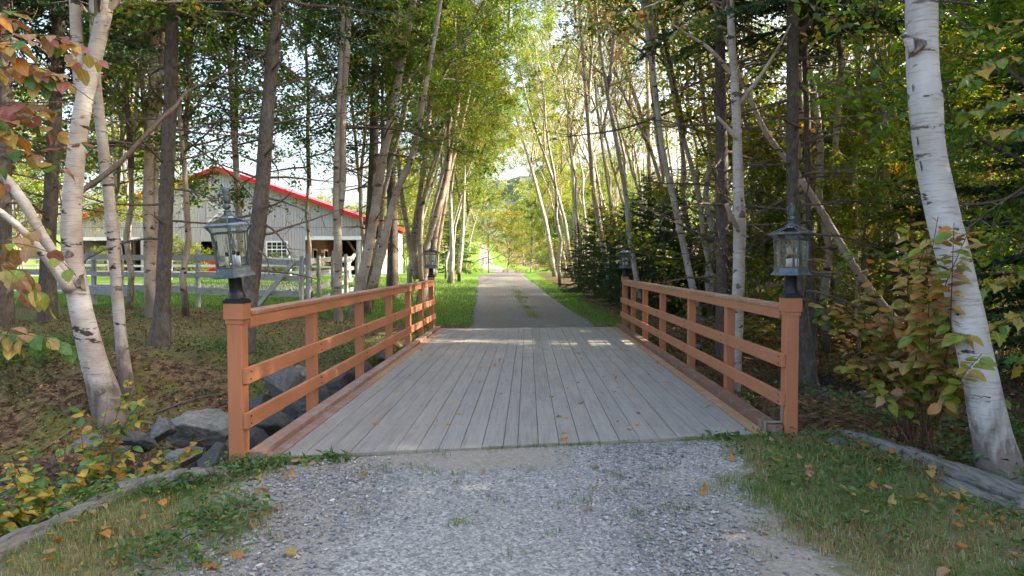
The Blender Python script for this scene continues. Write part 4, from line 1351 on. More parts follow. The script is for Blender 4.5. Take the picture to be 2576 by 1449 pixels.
def resample(P, rad, step=.22):
    P = np.array([tuple(p) for p in P]); rad = np.array(rad)
    seg = np.linalg.norm(np.diff(P, axis=0), axis=1)
    s_ = np.concatenate([[0], np.cumsum(seg)])
    n = max(6, int(s_[-1] / step))
    u = np.linspace(0, s_[-1], n)
    # Catmull-like smoothing by interpolating then averaging
    X = np.stack([np.interp(u, s_, P[:, k]) for k in range(3)], -1)
    r = np.interp(u, s_, rad)
    for _ in range(2):
        X[1:-1] = X[1:-1] * .5 + (X[:-2] + X[2:]) * .25
        r[1:-1] = r[1:-1] * .5 + (r[:-2] + r[2:]) * .25
    return X, r

def scar(root, X, r_, O, cc, rr, mat, rg, cut):
    """patch of dark scar bark lying on the trunk's near side"""
    V, Q = [], []
    nr, ns = 6, 16
    for i in range(nr + 1):
        f = i / nr
        for k in range(ns):
            a_ = 2 * math.pi * k / ns
            wob = 1 + .18 * math.sin(3 * a_ + rr * 999) + rg.normal() * .05
            zz = cc.z - O.z + math.sin(a_) * rr * f * wob * 1.0
            xx = math.cos(a_) * rr * f * wob * 0.95
            j = float(np.interp(zz, X[:, 2], np.arange(len(X))))
            jx = np.interp(j, range(len(X)), X[:, 0]); jy = np.interp(j, range(len(X)), X[:, 1]); jr = np.interp(j, range(len(X)), r_)
            dx_ = np.clip(cc.x - O.x + xx - jx, -jr * .98, jr * .98)
            lift = .003 * (1 - f) + .002 if f < 1 else -.012
            if cut: lift += (.03 if f < .75 else .015) * (f < 1) - .012 * (f < .4)
            R_ = jr * 1.03 + lift
            yy = jy - math.sqrt(max(R_ * R_ - dx_ * dx_, 1e-6))
            V.append((jx + dx_, yy, zz))
    for i in range(nr):
        for k in range(ns):
            k2 = (k + 1) % ns
            Q.append((i * ns + k, i * ns + k2, (i + 1) * ns + k2, (i + 1) * ns + k))
    MB().add(V, Q).build('branch_scar', mat, root, True)

def peel(root, X, r_, rg, n, mat):
    """thin curls of bark standing off a birch trunk"""
    m = MB()
    for _ in range(n):
        j = int(rg.integers(2, max(3, int(len(X) * .55))))
        a0 = rg.uniform(0, 6.28); w = rg.uniform(.25, 1.1); h = rg.uniform(.008, .03) ; R0 = r_[j]
        k = 7
        rows = []
        curl = rg.uniform(.02, .05)
        for i in range(k):
            f = i / (k - 1)
            rad_ = R0 * 1.01 + curl * f * f
            a_ = a0 + w * f * min(1, .12 / R0)
            rows.append((X[j][0] + math.cos(a_) * rad_, X[j][1] + math.sin(a_) * rad_))
        z0 = X[j][2] + rg.uniform(-.1, .1)
        V = [(x_, y_, z0 + rg.normal() * .003) for x_, y_ in rows] + [(x_, y_, z0 + h * (1 - .3 * i / k)) for i, (x_, y_) in enumerate(rows)]
        m.add(V, [(i, i + 1, k + i + 1, k + i) for i in range(k - 1)])
    m.build('peeling_bark', mat, root, True)['kind'] = 'stuff'

def hero(name, label, cat, px, Y, bark, group=None, top=11.0, stems=(), branches=(), crown=None, spruce=None, dead=None, flare=1.22, sides=14, rough=.035, knots=(), ws=1.0):
    px = [(a_, b_, w_ * ws) for a_, b_, w_ in px]
    P, rad = poly_pts(px, Y)
    gz = Hs(P[0].x, P[0].y)
    # set the foot on the ground
    d0 = (P[0] - P[1]).normalized()
    foot = P[0].copy()
    if foot.z > gz:
        foot = P[0] + d0 * ((foot.z - gz) / max(.3, -d0.z))
    root = empty(name, (foot.x, foot.y, Hs(foot.x, foot.y)), label, cat, group)
    O = Vector(root.location)
    T = Matrix.Translation(-O)
    pts = [foot + d0 * .25] + ([foot] if (foot - P[0]).length > .1 else []) + P
    rs = [rad[0] * flare * 1.1] + ([rad[0] * flare] if (foot - P[0]).length > .1 else []) + rad
    rs[1] = rs[1] * flare if len(pts) == len(P) + 1 else rs[1]
    dz = (P[-1] - P[-2]).normalized()
    if top and P[-1].z < top:
        q = P[-1].copy(); r_ = rad[-1]
        while q.z < top:
            dz = (dz + Vector((0, 0, .12))).normalized()
            q = q + dz * .9
            r_ = max(.02, r_ * .93)
            pts.append(q.copy()); rs.append(r_)
    rg = np.random.default_rng(int(px[0][0]) + 5)
    X, r_ = resample(pts, rs)
    X = X - np.array(O)
    o = MB().tube(X, r_, sides, rough, rg).build('trunk', M[bark], root, True)
    for sp, sy in stems:
        Ps, rr = poly_pts(sp, sy)
        dz = (Ps[-1] - Ps[-2]).normalized(); q = Ps[-1].copy(); r0 = rr[-1]
        Ps = list(Ps); rr = list(rr)
        while q.z < top:
            dz = (dz + Vector((0, 0, .12))).normalized(); q = q + dz * .9; r0 = max(.015, r0 * .92)
            Ps.append(q.copy()); rr.append(r0)
        Xs, rs_ = resample(Ps, rr)
        MB().tube(Xs - np.array(O), rs_, 10, .03, rg).build('stem', M[bark], root, True)
    for bp, by_, bm_ in branches:
        Pb, rb = poly_pts(bp, by_)
        Xb, rb = resample(Pb, rb, .12)
        MB().tube(Xb - np.array(O), rb, 8, .04, rg).build('branch', M[bm_], root, True)
    for (kx, ky, kr, mt) in knots:
        c_ = at(kx, ky, Y if not isinstance(Y, (list, tuple)) else Y[0])
        j = np.argmin([abs(x_[2] + O.z - c_.z) for x_ in X])
        yy = X[j][1] + O.y - r_[j]
        rr = kr / 2 * yy / FPX
        cc = at(kx, ky, yy)
        scar(root, X, r_, O, cc, rr, M[mt], rg, kr > 38 and mt == 'knot')
    if bark == 'birch' and sides > 12:
        peel(root, X, r_, rg, 45, M['peel'])
    if crown:
        for (key, z, sc, rz, col) in crown:
            j = int(np.argmin(np.abs(X[:, 2] + O.z - z)))
            put_crown(root, key, X[j], sc, rz, col)
    if spruce:
        for (key, z, sc, rz, col) in spruce:
            j = int(np.argmin(np.abs(X[:, 2] + O.z - z)))
            put_spruce(root, key, X[j], sc, rz, col)
    if dead is not None:
        k, sc, rz = dead
        # follow the trunk: the limb mesh is sheared to the trunk's axis by sitting at mid height
        j = int(np.argmin(np.abs(X[:, 2] - 3.6)))
        lo = X[2]; hi = X[min(len(X) - 1, int(len(X) * .7))]
        sx, sy = (hi[0] - lo[0]) / max(.1, hi[2] - lo[2]), (hi[1] - lo[1]) / max(.1, hi[2] - lo[2])
        dmx = Euler((0, 0, rz)).to_matrix().to_4x4() @ Matrix.Scale(sc, 4)
        link('dead_limbs', DEAD[k], root, Matrix.Translation((lo[0] - sx * lo[2], lo[1] - sy * lo[2], 0)) @ Euler((math.atan(-sy), math.atan(sx), 0)).to_matrix().to_4x4() @ dmx)
    return root

# ------------------------------------------------------------------ the trees one can tell apart
G_L, G_R = 'trees between the stream and the fence', 'trees of the wood right of the drive'
hero('spruce_tree', 'dark spruce trunk at the picture\'s very left edge', 'tree', [(6, 835, 56), (6, 600, 50), (8, 300, 46), (12, 0, 42)], 13, 'spruce_bark', G_L, spruce=[('t0', 6.2, 1.1, .3, (1, 1, 1))], dead=(0, 1, .5), ws=.8)
hero('spruce_tree', 'dark spruce trunk partly hidden behind the forked white birch', 'tree', [(118, 825, 52), (122, 600, 44), (138, 300, 40), (148, 100, 36), (153, 0, 34)], 14, 'spruce_bark', G_L, spruce=[('t1', 5.5, 1.1, 1.3, (1, 1, 1))], dead=(1, 1.1, 2.0), ws=.75)
hero('birch_tree', 'big forked white birch with a sawn knot and two low limbs', 'tree',
     [(278, 1040, 88), (243, 930, 78), (208, 800, 70), (184, 690, 66), (178, 560, 60), (188, 420, 54), (202, 300, 54), (222, 200, 50), (250, 100, 47), (268, 0, 46)], 9.3, 'birch', G_L, 11,
     stems=[([(208, 260, 30), (198, 180, 30), (193, 90, 28), (188, 0, 26)], 9.3)],
     branches=[([(182, 712, 32), (160, 680, 28), (100, 580, 24), (50, 490, 25), (0, 430, 23), (-60, 375, 20), (-160, 300, 14)], [9.2, 8.6], 'birch'),
               ([(176, 730, 34), (150, 690, 24), (110, 640, 21), (60, 580, 18), (0, 530, 16), (-60, 495, 14), (-160, 450, 9)], [9.15, 8.4], 'birch'),
               ([(172, 500, 12), (205, 482, 14), (300, 413, 14), (380, 325, 12), (417, 287, 11), (447, 267, 10), (460, 233, 8), (567, 187, 6), (667, 133, 4)], [9.3, 10.6], 'twig'),
               ([(262, 30, 26), (285, 5, 22), (320, -30, 18)], 9.3, 'birch')],
     crown=[('b1', 4.8, 1.0, .5, GREEN)], knots=[(206, 712, 44, 'knot'), (172, 640, 22, 'knot'), (250, 985, 22, 'knot')], sides=18, ws=.77)
hero('birch_tree', 'slender second white birch stem curving beside the forked birch', 'tree',
     [(322, 1005, 40), (304, 850, 35), (291, 700, 34), (281, 550, 36), (264, 400, 34), (247, 270, 30), (240, 180, 28), (236, 0, 26)], 9.75, 'birch', G_L, 11, crown=[('b0', 4.6, .9, 2.5, OLIVE)], knots=[(295, 725, 14, 'knot')], ws=.78)
hero('birch_tree', 'pale twin-trunked tree between forked birch and dark spruce trunk', 'tree', [(388, 795, 36), (378, 700, 30), (376, 600, 26), (372, 500, 24), (380, 300, 22), (390, 100, 18), (395, 0, 16)], 15.5, 'birch_warm', G_L, 12,
     stems=[([(394, 790, 20), (392, 640, 16), (390, 480, 14), (400, 300, 12)], 15.6)], crown=[('m1', 3.8, 1.0, .2, GREEN)])
hero('spruce_tree', 'straight dark spruce trunk with flared root left of the tilted lantern', 'tree', [(400, 868, 58), (408, 800, 50), (415, 600, 46), (425, 350, 44), (432, 150, 40), (435, 0, 36)], 11.4, 'spruce_bark', G_L, spruce=[('t0', 5.6, .9, 2.2, (1, 1, 1))], dead=(2, .95, 1.0), flare=1.45, ws=.74)
hero('birch_tree', 'thin birch rising right behind the tilted lantern\'s finial', 'tree', [(612, 745, 24), (604, 620, 22), (596, 450, 20), (584, 250, 18), (576, 100, 16), (572, 0, 14)], 19, 'birch_warm', G_L, 13, crown=[('m0', 4.6, 1.0, 1.0, DKGREEN)], ws=.78)
hero('spruce_tree', 'leaning dark spruce trunk right of the tilted lantern', 'tree', [(622, 900, 50), (625, 800, 46), (632, 720, 50), (645, 600, 50), (660, 480, 48), (668, 350, 44), (682, 180, 42), (694, 60, 36), (700, 0, 34)], 11.0, 'spruce_bark', G_L, spruce=[('t1', 5.6, .85, 4.0, (1, 1, 1))], dead=(1, 1.0, 4.2), flare=1.1, ws=.78)
hero('birch_tree', 'twin-stemmed birch standing before the barn\'s stable passage', 'tree', [(850, 765, 27), (850, 600, 26), (846, 500, 24), (850, 350, 19), (856, 200, 17), (866, 0, 15)], 17, 'birch_warm', G_L, 13,
     stems=[([(856, 540, 13), (864, 460, 15), (862, 300, 17), (872, 150, 15), (880, 0, 13)], 17.0)], crown=[('m1', 4.6, 1.1, 3.0, DKGREEN)], ws=.8)
hero('birch_tree', 'thick leaning birch clump with bent side stem by the barn corner', 'tree', [(902, 740, 34), (925, 640, 29), (945, 520, 27), (962, 400, 26), (985, 300, 25), (1005, 180, 24), (1025, 80, 22), (1040, 0, 20)], 18, 'birch_warm', G_L, 14,
     stems=[([(935, 730, 26), (965, 620, 20), (985, 520, 18), (1003, 470, 17), (1040, 390, 16), (1060, 280, 13), (1075, 200, 11), (1100, 60, 9)], 17.8)], crown=[('b0', 6.0, 1.15, 1.0, GREEN), ('m1', 4.2, .8, 4.0, GREEN)], ws=.85)
hero('spruce_tree', 'dark straight stem rising behind the leaning birch clump', 'tree', [(922, 735, 26), (932, 560, 25), (940, 400, 23), (943, 200, 20), (947, 0, 18)], 19, 'spruce_bark', G_L, spruce=[('t0', 7.5, 1.0, .3, (1, 1, 1))], dead=(0, 1.2, 2.6))
hero('spruce_tree', 'dark trunk on the lawn beyond the railing\'s far end', 'tree', [(988, 715, 30), (988, 600, 27), (985, 450, 23), (980, 200, 18), (978, 0, 14)], 25, 'spruce_bark', G_L, top=13, dead=(2, 1.2, 0), crown=[('m0', 6.5, 1.0, 2.0, DKGREEN)])
hero('birch_tree', 'many-stemmed birch clump fanning out behind the far lantern', 'tree', [(1066, 702, 24), (1072, 620, 18), (1098, 540, 16), (1122, 450, 13), (1142, 330, 11), (1158, 220, 9)], 24, 'birch_warm', G_L, 13,
     stems=[([(1046, 700, 17), (1032, 620, 14), (1012, 500, 12), (1002, 400, 10), (996, 300, 9)], 24), ([(1052, 702, 17), (1038, 600, 14), (1058, 480, 12), (1078, 320, 12), (1088, 180, 9)], 24.2),
            ([(1082, 698, 20), (1092, 600, 17), (1112, 500, 13), (1140, 400, 10), (1165, 300, 8)], 24.1), ([(1092, 695, 14), (1104, 600, 12), (1125, 480, 10), (1130, 380, 9)], 24.4),
            ([(1060, 704, 14), (1056, 600, 11), (1062, 520, 9), (1100, 400, 7)], 23.8)],
     crown=[('b1', 5.0, 1.0, .2, OLIVE), ('b0', 6.5, 1.1, 2.2, GREEN), ('m1', 5.5, .8, 4.0, OLIVE)])
hero('birch_tree', 'small paired birch trunks on the lawn next to the lamp post', 'tree', [(1135, 692, 15), (1138, 640, 13), (1135, 560, 10), (1130, 420, 8)], 36, 'birch', 'birches lining the left of the drive', 12,
     stems=[([(1152, 690, 13), (1160, 640, 11), (1165, 560, 9), (1168, 450, 7)], 36.2)], crown=[('b1', 5.0, 1.0, 1.2, OLIVE)])
# right of the drive
for px, Y, lab, cr in (
    ([(1531, 690, 15), (1509, 576, 14), (1493, 478, 14), (1486, 381, 13), (1478, 270, 12), (1468, 150, 10), (1460, 40, 9)], 26, 'pale birch leaning over the dark young spruces, left of the small lantern', ('b0', 7.0, 1.1, .4, OLIVE)),
    ([(1561, 640, 9), (1532, 485, 8), (1515, 365, 7), (1502, 271, 7), (1490, 100, 6)], 27, 'very thin birch stem between two thicker pale birches', ('b2', 6.5, .9, 1.4, GREEN)),
    ([(1603, 710, 14), (1582, 592, 13), (1577, 504, 12), (1567, 443, 12), (1548, 342, 11), (1538, 290, 10), (1515, 150, 9), (1500, 30, 8)], 21, 'pinkish birch leaning left just behind the small lantern', ('b1', 6.8, 1.0, 2.0, OLIVE)),
    ([(1745, 735, 18), (1716, 602, 16), (1694, 498, 15), (1668, 391, 14), (1655, 284, 13), (1640, 150, 12), (1625, 60, 11), (1615, 0, 10)], 17, 'slim white birch leaning left behind the middle of the railing', ('b0', 6.5, 1.0, 3.0, OLIVE)),
    ([(1648, 700, 15), (1642, 576, 13), (1635, 446, 12), (1632, 316, 11), (1628, 150, 9)], 27, 'spotted upright birch deep in the wood behind the railing', ('b2', 6.0, 1.1, 4.0, OLIVE)),
    ([(1452, 700, 12), (1447, 537, 12), (1441, 414, 11), (1436, 310, 10), (1428, 150, 8)], 36, 'upright white birch above the dark spruces by the drive', ('b2', 7.0, 1.2, .4, OLIVE)),
    ([(1440, 690, 10), (1421, 556, 9), (1402, 485, 8), (1373, 400, 7), (1340, 300, 6)], 38, 'thin birch arching towards the drive', ('b0', 7.5, 1.0, 2.4, OLIVE)),
    ([(1395, 690, 11), (1373, 560, 10), (1350, 472, 9), (1325, 380, 7), (1300, 300, 6)], 45, 'birch bowing farthest over the bend of the drive', ('b1', 8.0, 1.0, 1.4, OLIVE))):
    hero('birch_tree', lab, 'tree', px, Y, 'birch', G_R, 13.5, crown=[cr], sides=10)
hero('spruce_tree', 'dark spruce trunk rising behind the railing left of the white birch', 'tree', [(1818, 820, 36), (1818, 600, 31), (1816, 400, 29), (1812, 200, 26), (1810, 0, 24)], 14.5, 'spruce_bark', G_R, spruce=[('t1', 7.0, 1.0, .4, (1, 1, 1))], dead=(1, 1.25, .6))
r16 = hero('birch_tree', 'peeling white birch with a broken stub close behind the railing', 'tree', [(1846, 925, 36), (1855, 800, 31), (1860, 640, 28), (1862, 560, 33), (1857, 483, 25), (1854, 300, 22), (1847, 200, 20), (1840, 100, 18), (1836, 0, 16)], 11.4, 'birch', G_R, 11,
     branches=[([(1864, 590, 14), (1848, 560, 13), (1828, 514, 11)], [11.4, 11.0], 'birch'), ([(1854, 268, 13), (1917, 187, 9), (1964, 110, 6), (1990, 60, 4)], 11.4, 'birch_warm'),
               ([(1846, 195, 12), (1784, 117, 9), (1734, 90, 6), (1690, 60, 4)], 11.4, 'birch_warm'), ([(1853, 350, 10), (1830, 320, 9), (1804, 293, 6)], 11.3, 'birch')],
     crown=[('b1', 5.2, .95, 3.3, OLIVE)], knots=[(1868, 540, 20, 'knot'), (1858, 720, 14, 'knot')])
hero('spruce_tree', 'dark spruce trunk right behind the upright lantern', 'tree', [(2022, 855, 42), (2010, 760, 34), (1996, 600, 32), (1994, 400, 30), (1994, 200, 28), (1993, 0, 26)], 11.8, 'spruce_bark', G_R, spruce=[('t0', 6.0, 1.0, 1.4, (1, 1, 1))], dead=(0, 1.1, 1.6))
hero('spruce_tree', 'thin dark stem just right of the trunk behind the upright lantern', 'tree', [(2042, 800, 20), (2036, 600, 17), (2034, 483, 16), (2030, 267, 15), (2020, 33, 13)], 15, 'spruce_bark', G_R, spruce=[('y2', 6.0, 1.2, 2.4, (1, 1, 1))], dead=(2, 1.0, 3.1))
hero('birch_tree', 'strongly leaning birch slanting up left behind the golden shrub', 'tree', [(2215, 760, 26), (2194, 736, 25), (2160, 690, 26), (2120, 626, 26), (2094, 576, 24), (2060, 520, 22), (1985, 405, 20), (1947, 367, 19), (1917, 320, 18), (1897, 267, 16), (1884, 240, 14), (1860, 190, 12), (1840, 140, 10)], 13, 'birch_warm', G_R, 10, crown=[('b2', 6.0, .8, 1.0, OLIVE)], ws=.74)
hero('birch_tree', 'pale spotted birch in the shade between lantern and big birch', 'tree', [(2112, 760, 19), (2105, 560, 17), (2100, 430, 16), (2103, 330, 14), (2112, 250, 12), (2118, 100, 10)], 17, 'birch', G_R, 12, crown=[('b1', 6.5, 1.0, 5.0, OLIVE)])
hero('birch_tree', 'thin white birch glimpsed among dark boughs near the big birch', 'tree', [(2240, 740, 15), (2205, 560, 14), (2180, 400, 13), (2172, 317, 12), (2164, 233, 11), (2150, 100, 9)], 19, 'birch', G_R, 12, crown=[('b0', 6.5, 1.0, 2.8, OLIVE)])
hero('birch_tree', 'big white birch trunk leaning at the right, shrub leaves before it', 'tree',
     [(2518, 1185, 112), (2492, 1100, 96), (2470, 960, 90), (2451, 880, 90), (2430, 780, 88), (2408, 690, 86), (2384, 590, 84), (2355, 480, 82), (2338, 400, 82), (2326, 250, 84), (2319, 120, 84), (2318, 0, 82)], 5.1, 'birch_white', G_R, 11,
     branches=[([(2300, 128, 26), (2285, 100, 22), (2272, 85, 14)], 5.05, 'birch_white')],
     crown=[('b1', 5.5, 1.2, 1.1, OLIVE)], knots=[(2308, 112, 44, 'knot'), (2306, 352, 24, 'knot'), (2308, 416, 28, 'knot'), (2300, 215, 18, 'knot')], sides=22, rough=.03, flare=1.3, ws=.86)

# ------------------------------------------------------------------ background trees: copies of a few kinds
BTR = []
for k, (h, r, lean) in enumerate(((9.5, .075, .6), (11, .085, 1.2), (10, .065, -.3), (9, .09, .2), (11, .08, 3.4))):
    rg = np.random.default_rng(60 + k)
    ax = np.array([(lean * (t_ ** 1.6) + rg.normal() * .05, rg.normal() * .05, h * t_) for t_ in np.linspace(0, 1, 12)])
    ax[0] = (0, 0, -.2)
    BTR.append((MB().tube(ax, np.linspace(r, .02, 12), 8, .03, rg).mesh('trunk', M['birch' if k % 2 or k == 4 else 'birch_warm'], True), h, lean))
STR = MB().tube([(0, 0, -.2), (0, 0, 3), (0.05, 0, 7), (0, 0, 11)], [.15, .12, .08, .02], 8).mesh('trunk', M['spruce_bark'], True)

trg = random.Random(77)
MARKS = [(-1e9, 'beyond the left edge'), (60, 'behind the forked birch'), (330, 'left of the tilted lantern'), (520, 'behind the tilted lantern'), (720, 'above the left railing'), (930, 'behind the leaning birch clump'), (1030, 'behind the many-stemmed birch clump'),
         (1180, 'near the bend of the drive'), (1380, 'behind the young spruces'), (1560, 'behind the small right lantern'), (1660, 'behind the right railing'), (1830, 'behind the peeling birch'), (1960, 'behind the upright lantern'), (2080, 'behind the golden shrub'), (2280, 'behind the big birch'), (2480, 'at the right edge'), (2600, 'beyond the right edge')]
def where(x, y):
    px_ = 1328 + FPX * x / max(y, .5) if y > 1 else 9999
    w = [b for a, b in MARKS if px_ >= a][-1]
    return w + (', close by' if y < 16 else ', farther in' if y < 26 else ', far back' if y > 42 else '')
def bg_birch(x, y, label, group, rz=None, sc=None, kind=None, col=OLIVE, crowns=None, zc=.38):
    k = trg.randrange(4) if kind is None else kind
    sc = sc or trg.uniform(.85, 1.25)
    rz = trg.uniform(0, 6.28) if rz is None else rz
    root = empty('birch_tree', (x, y, Hs(x, y)), label, 'tree', group, rz)
    root.scale = (sc,) * 3
    me, h, lean = BTR[k]
    link('trunk', me, root)
    key = crowns or trg.choice(('b0', 'b1', 'b2', 'm1'))
    cz = h * zc
    cc = tuple(c_ * trg.uniform(.85, 1.15) for c_ in col)
    put_crown(root, key, (lean * zc ** 1.6, 0, cz), 1.0 * (h - cz + .8) / CROWNS[key]['h'], trg.uniform(0, 6), cc, (0, math.atan2(lean * .5, h * .6)))
    if k == 4:
        put_crown(root, 'b1', (lean * .75 ** 1.6, 0, h * .72), .85, trg.uniform(0, 6), cc, (0, .35))
        put_crown(root, 'b0', (lean * .95, 0, h * .8), .6, trg.uniform(0, 6), cc, (0, .5))
        if not (x > 0 and y < 36): put_crown(root, 'm1', (lean * .6 ** 1.6 + .3, 0, h * .52), .7, trg.uniform(0, 6), cc, (0, .6))
    return root
def bg_spruce(x, y, key, label, group, sc=1.0, trunk=True, z=0.0, col=(1, 1, 1)):
    root = empty('spruce_tree', (x, y, Hs(x, y)), label, 'tree', group, trg.uniform(0, 6))
    root.scale = (sc,) * 3
    if trunk:
        link('trunk', STR, root)
        link('dead_limbs', trg.choice(DEAD), root)
    else:
        link('trunk', STR, root, Matrix.Diagonal((.4, .4, SPR[key]['h'] / 11.5, 1)))
    put_spruce(root, key, (0, 0, z), 1.0, 0, col)
    return root

# avenue left of the drive, leaning over it
for y in (20.5, 24, 28, 31, 35, 41, 46, 53, 60):
    x = float(road_x(y)) - trg.uniform(3.4, 5.0)
    bg_birch(x, y, 'birch leaning over drive ' + where(x, y), 'birches lining the left of the drive', rz=trg.uniform(-.4, .4), kind=4, col=(OLIVE if trg.random() < .5 else GREEN) if y < 50 else YEL, sc=trg.uniform(.95, 1.15), crowns=trg.choice(('b0', 'm1', 'b2')), zc=.42)
for y in (19, 23, 27, 31, 35, 40, 48, 55, 63):
    x = float(road_x(y)) + trg.uniform(4.0, 5.8)
    bg_birch(x, y, 'birch arching over drive ' + where(x, y), 'birches lining the right of the drive', rz=math.pi + trg.uniform(-.4, .4), kind=4, col=trg.choice((OLIVE, YEL, OLIVE)), sc=trg.uniform(.95, 1.15), crowns=trg.choice(('b0', 'm1', 'b2')), zc=.42)
# far end of the drive, yellowing
YEL0, GOLD0 = YEL, GOLD
YEL, GOLD = (1.45, 1.22, .6), (1.6, 1.12, .5)
for y in (72, 80, 92, 105, 120, 140, 165, 190, 220, 260, 300, 340):
    for sd in (-1, 1):
        x_ = sd
        x = float(road_x(y)) + sd * trg.uniform(6.0, 9.5) * (1 + y / 300)
        if trg.random() < .3 and sd > 0:
            bg_spruce(x, y, 'y2', 'blue-green spruce at the far end of the drive', 'distant trees along the drive', sc=trg.uniform(1.0, 1.6), trunk=False, col=(1.5, 1.7, 1.8))
        else:
            bg_birch(x, y, 'yellowing tree by the far drive ' + ('on its left' if x_ < 0 else 'on its right') + (', by the hill' if y > 180 else ''), 'distant trees along the drive', col=trg.choice((YEL, GOLD, OLIVE, YEL)), sc=trg.uniform(1.0, 1.4), zc=.15, crowns=trg.choice(('m0', 'm1', 'b1')))
for y, dx in ((78, -11), (88, 10), (100, -14), (110, 13), (130, -17), (150, 16), (180, -22), (200, 20), (240, -28), (280, 26), (330, -5), (345, 6), (360, -1)):
    x_ = dx
    bg_birch(float(road_x(y)) + dx, y, 'yellowing tree by the far drive ' + ('on its left' if x_ < 0 else 'on its right') + (', by the hill' if y > 180 else ''), 'distant trees along the drive', col=trg.choice((YEL, GOLD, OLIVE)), sc=trg.uniform(1.2, 1.7), zc=.12, crowns='m0')
for y in (66, 70, 76, 84):
    x = float(road_x(y)) + trg.uniform(4.2, 5.2)
    o = empty('bush', (x, y, Hs(x, y)), 'rounded olive bush beside the bend of the drive', 'bush', 'bushes at the bend of the drive'); o.scale = (1.6,) * 3
    put_crown(o, 's1', (0, 0, .05), 1.3, y, OLIVE)
    put_crown(o, 's1', (.5, .3, .0), 1.1, y + 2, GOLD)
for y, dx in ((90, 6.5), (96, -7.5), (104, 8), (115, -9), (126, 7), (150, -9), (160, 8), (175, 9), (210, 8), (230, -12)):
    bg_birch(float(road_x(y)) + dx, y, 'yellow tree crowding the far drive ' + ('on its left' if dx < 0 else 'on its right') + (', farther off' if y > 120 else ''), 'distant trees along the drive', col=trg.choice((YEL, GOLD, OLIVE)), sc=trg.uniform(1.1, 1.5), zc=.1, crowns=trg.choice(('m0', 'm1')))
# conifer limbs low on the left beyond the lamp post
bg_spruce(float(road_x(56)) - 4.2, 56, 'y2', 'spruce drooping over the lawn beyond the lamp post', 'distant trees along the drive', 1.1, False, col=(1.5, 1.5, 1.2))
bg_spruce(float(road_x(74)) + 5.2, 74, 'y2', 'blue-green spruce just right of the drive\'s bend', 'distant trees along the drive', 1.2, False, col=(1.8, 2.1, 2.2))
bg_spruce(float(road_x(68)) + 6.2, 68, 'y2', 'second blue-green spruce right of the drive\'s bend', 'distant trees along the drive', 1.0, False, col=(1.6, 1.9, 1.9))

YEL, GOLD = YEL0, GOLD0
# behind the barn
for i in range(20):
    x = -58 + i * 3.1 + trg.uniform(-1, 1); y = trg.uniform(74, 96)
    bg_birch(x, y, 'tree behind the barn ' + where(x, y), 'trees behind the barn', col=trg.choice((YEL, OLIVE, GOLD, YEL)), sc=trg.uniform(.75, 1.0), zc=.12, crowns=trg.choice(('m0', 'm1')))
# left of the barn and beyond the fence
for i in range(9):
    x = trg.uniform(-40, -24); y = trg.uniform(30, 44)
    if -36 < x < -14 and y > 36: x -= 8
    bg_birch(x, y, 'leafy yard tree ' + where(x, y), 'trees left of the barn', col=trg.choice((YEL, OLIVE, GOLD)), sc=trg.uniform(.9, 1.2), zc=.22, crowns=trg.choice(('m0', 'm1')))
for px_, y, c_ in ((60, 34, OLIVE), (160, 36, YEL), (270, 38, OLIVE), (375, 41, YEL), (330, 35, GOLD)):
    x = at(px_, 690, y).x
    bg_birch(x, y, 'yellowing tree before the barn ' + where(x, y), 'trees left of the barn', col=c_, sc=trg.uniform(.85, 1.0), zc=.36, crowns=trg.choice(('m0', 'm1')), kind=trg.choice((0, 2)))
# between the stream and the fence: a few more canopy trees
for x, y, k, c_ in ((-13.5, 15.5, 'm0', DKGREEN), (-10.2, 17.2, 'm1', DKGREEN), (-16.5, 18, 'm0', GREEN), (-8.2, 16.2, 'm0', DKGREEN), (-11.5, 21.5, 'm1', DKGREEN), (-5.2, 21.5, 'b0', GREEN), (-17, 13, 'm0', GREEN), (-7.2, 22.5, 'm0', DKGREEN), (-12.2, 12.6, 'm1', OLIVE), (-14.5, 24, 'm0', GREEN)):
    bg_birch(x, y, 'dark tree by the fence ' + where(x, y), 'canopy trees by the fence', col=c_, crowns=k, sc=1.05, zc=.36, kind=trg.choice((0, 2)))

# the wood right of the drive
def free(x, y, pts, d):
    return all((x - a) ** 2 + (y - b) ** 2 > d * d for a, b in pts)
placed = []
n_ = 0
while n_ < 44:
    y = trg.uniform(15, 60); x = trg.uniform(5.2, 8 + y * .75)
    if y < 20 and x < 6: continue
    if not free(x, y, placed, 2.0): continue
    placed.append((x, y)); n_ += 1
    bg_birch(x, y, 'slim birch of the wood ' + where(x, y), 'birches in the depth of the wood', col=trg.choice((OLIVE, YEL, OLIVE, YEL, GREEN)), zc=trg.choice((.12, .2, .3)), sc=trg.uniform(.9, 1.3), crowns=trg.choice(('b0', 'b1', 'b2', 'm1', 'm0')))
for i, (x, y) in enumerate(((12.5, 19), (14, 27), (19, 22), (17, 33))):
    bg_spruce(x, y, 't0' if i % 2 else 't1', 'tall dark spruce of the wood ' + where(x, y), 'spruces in the depth of the wood', trg.uniform(.9, 1.2), z=4.0)
for x, y in ((8.9, 13.0), (7.4, 15.4), (9.6, 19.5), (7.8, 20.5), (9.8, 17.2), (5.6, 19.5), (11.6, 16.2), (8.6, 21.5), (6.6, 24), (12.8, 21), (10.4, 24.5)):
    bg_birch(x, y, 'bushy low birch ' + where(x, y), 'low-branched birches in the wood', col=trg.choice((YEL, OLIVE, YEL)), zc=.1, sc=trg.uniform(.75, .95) * (.65 if y < 16 else 1), crowns=trg.choice(('m0', 'm1', 'b1')), kind=trg.choice((0, 2)))
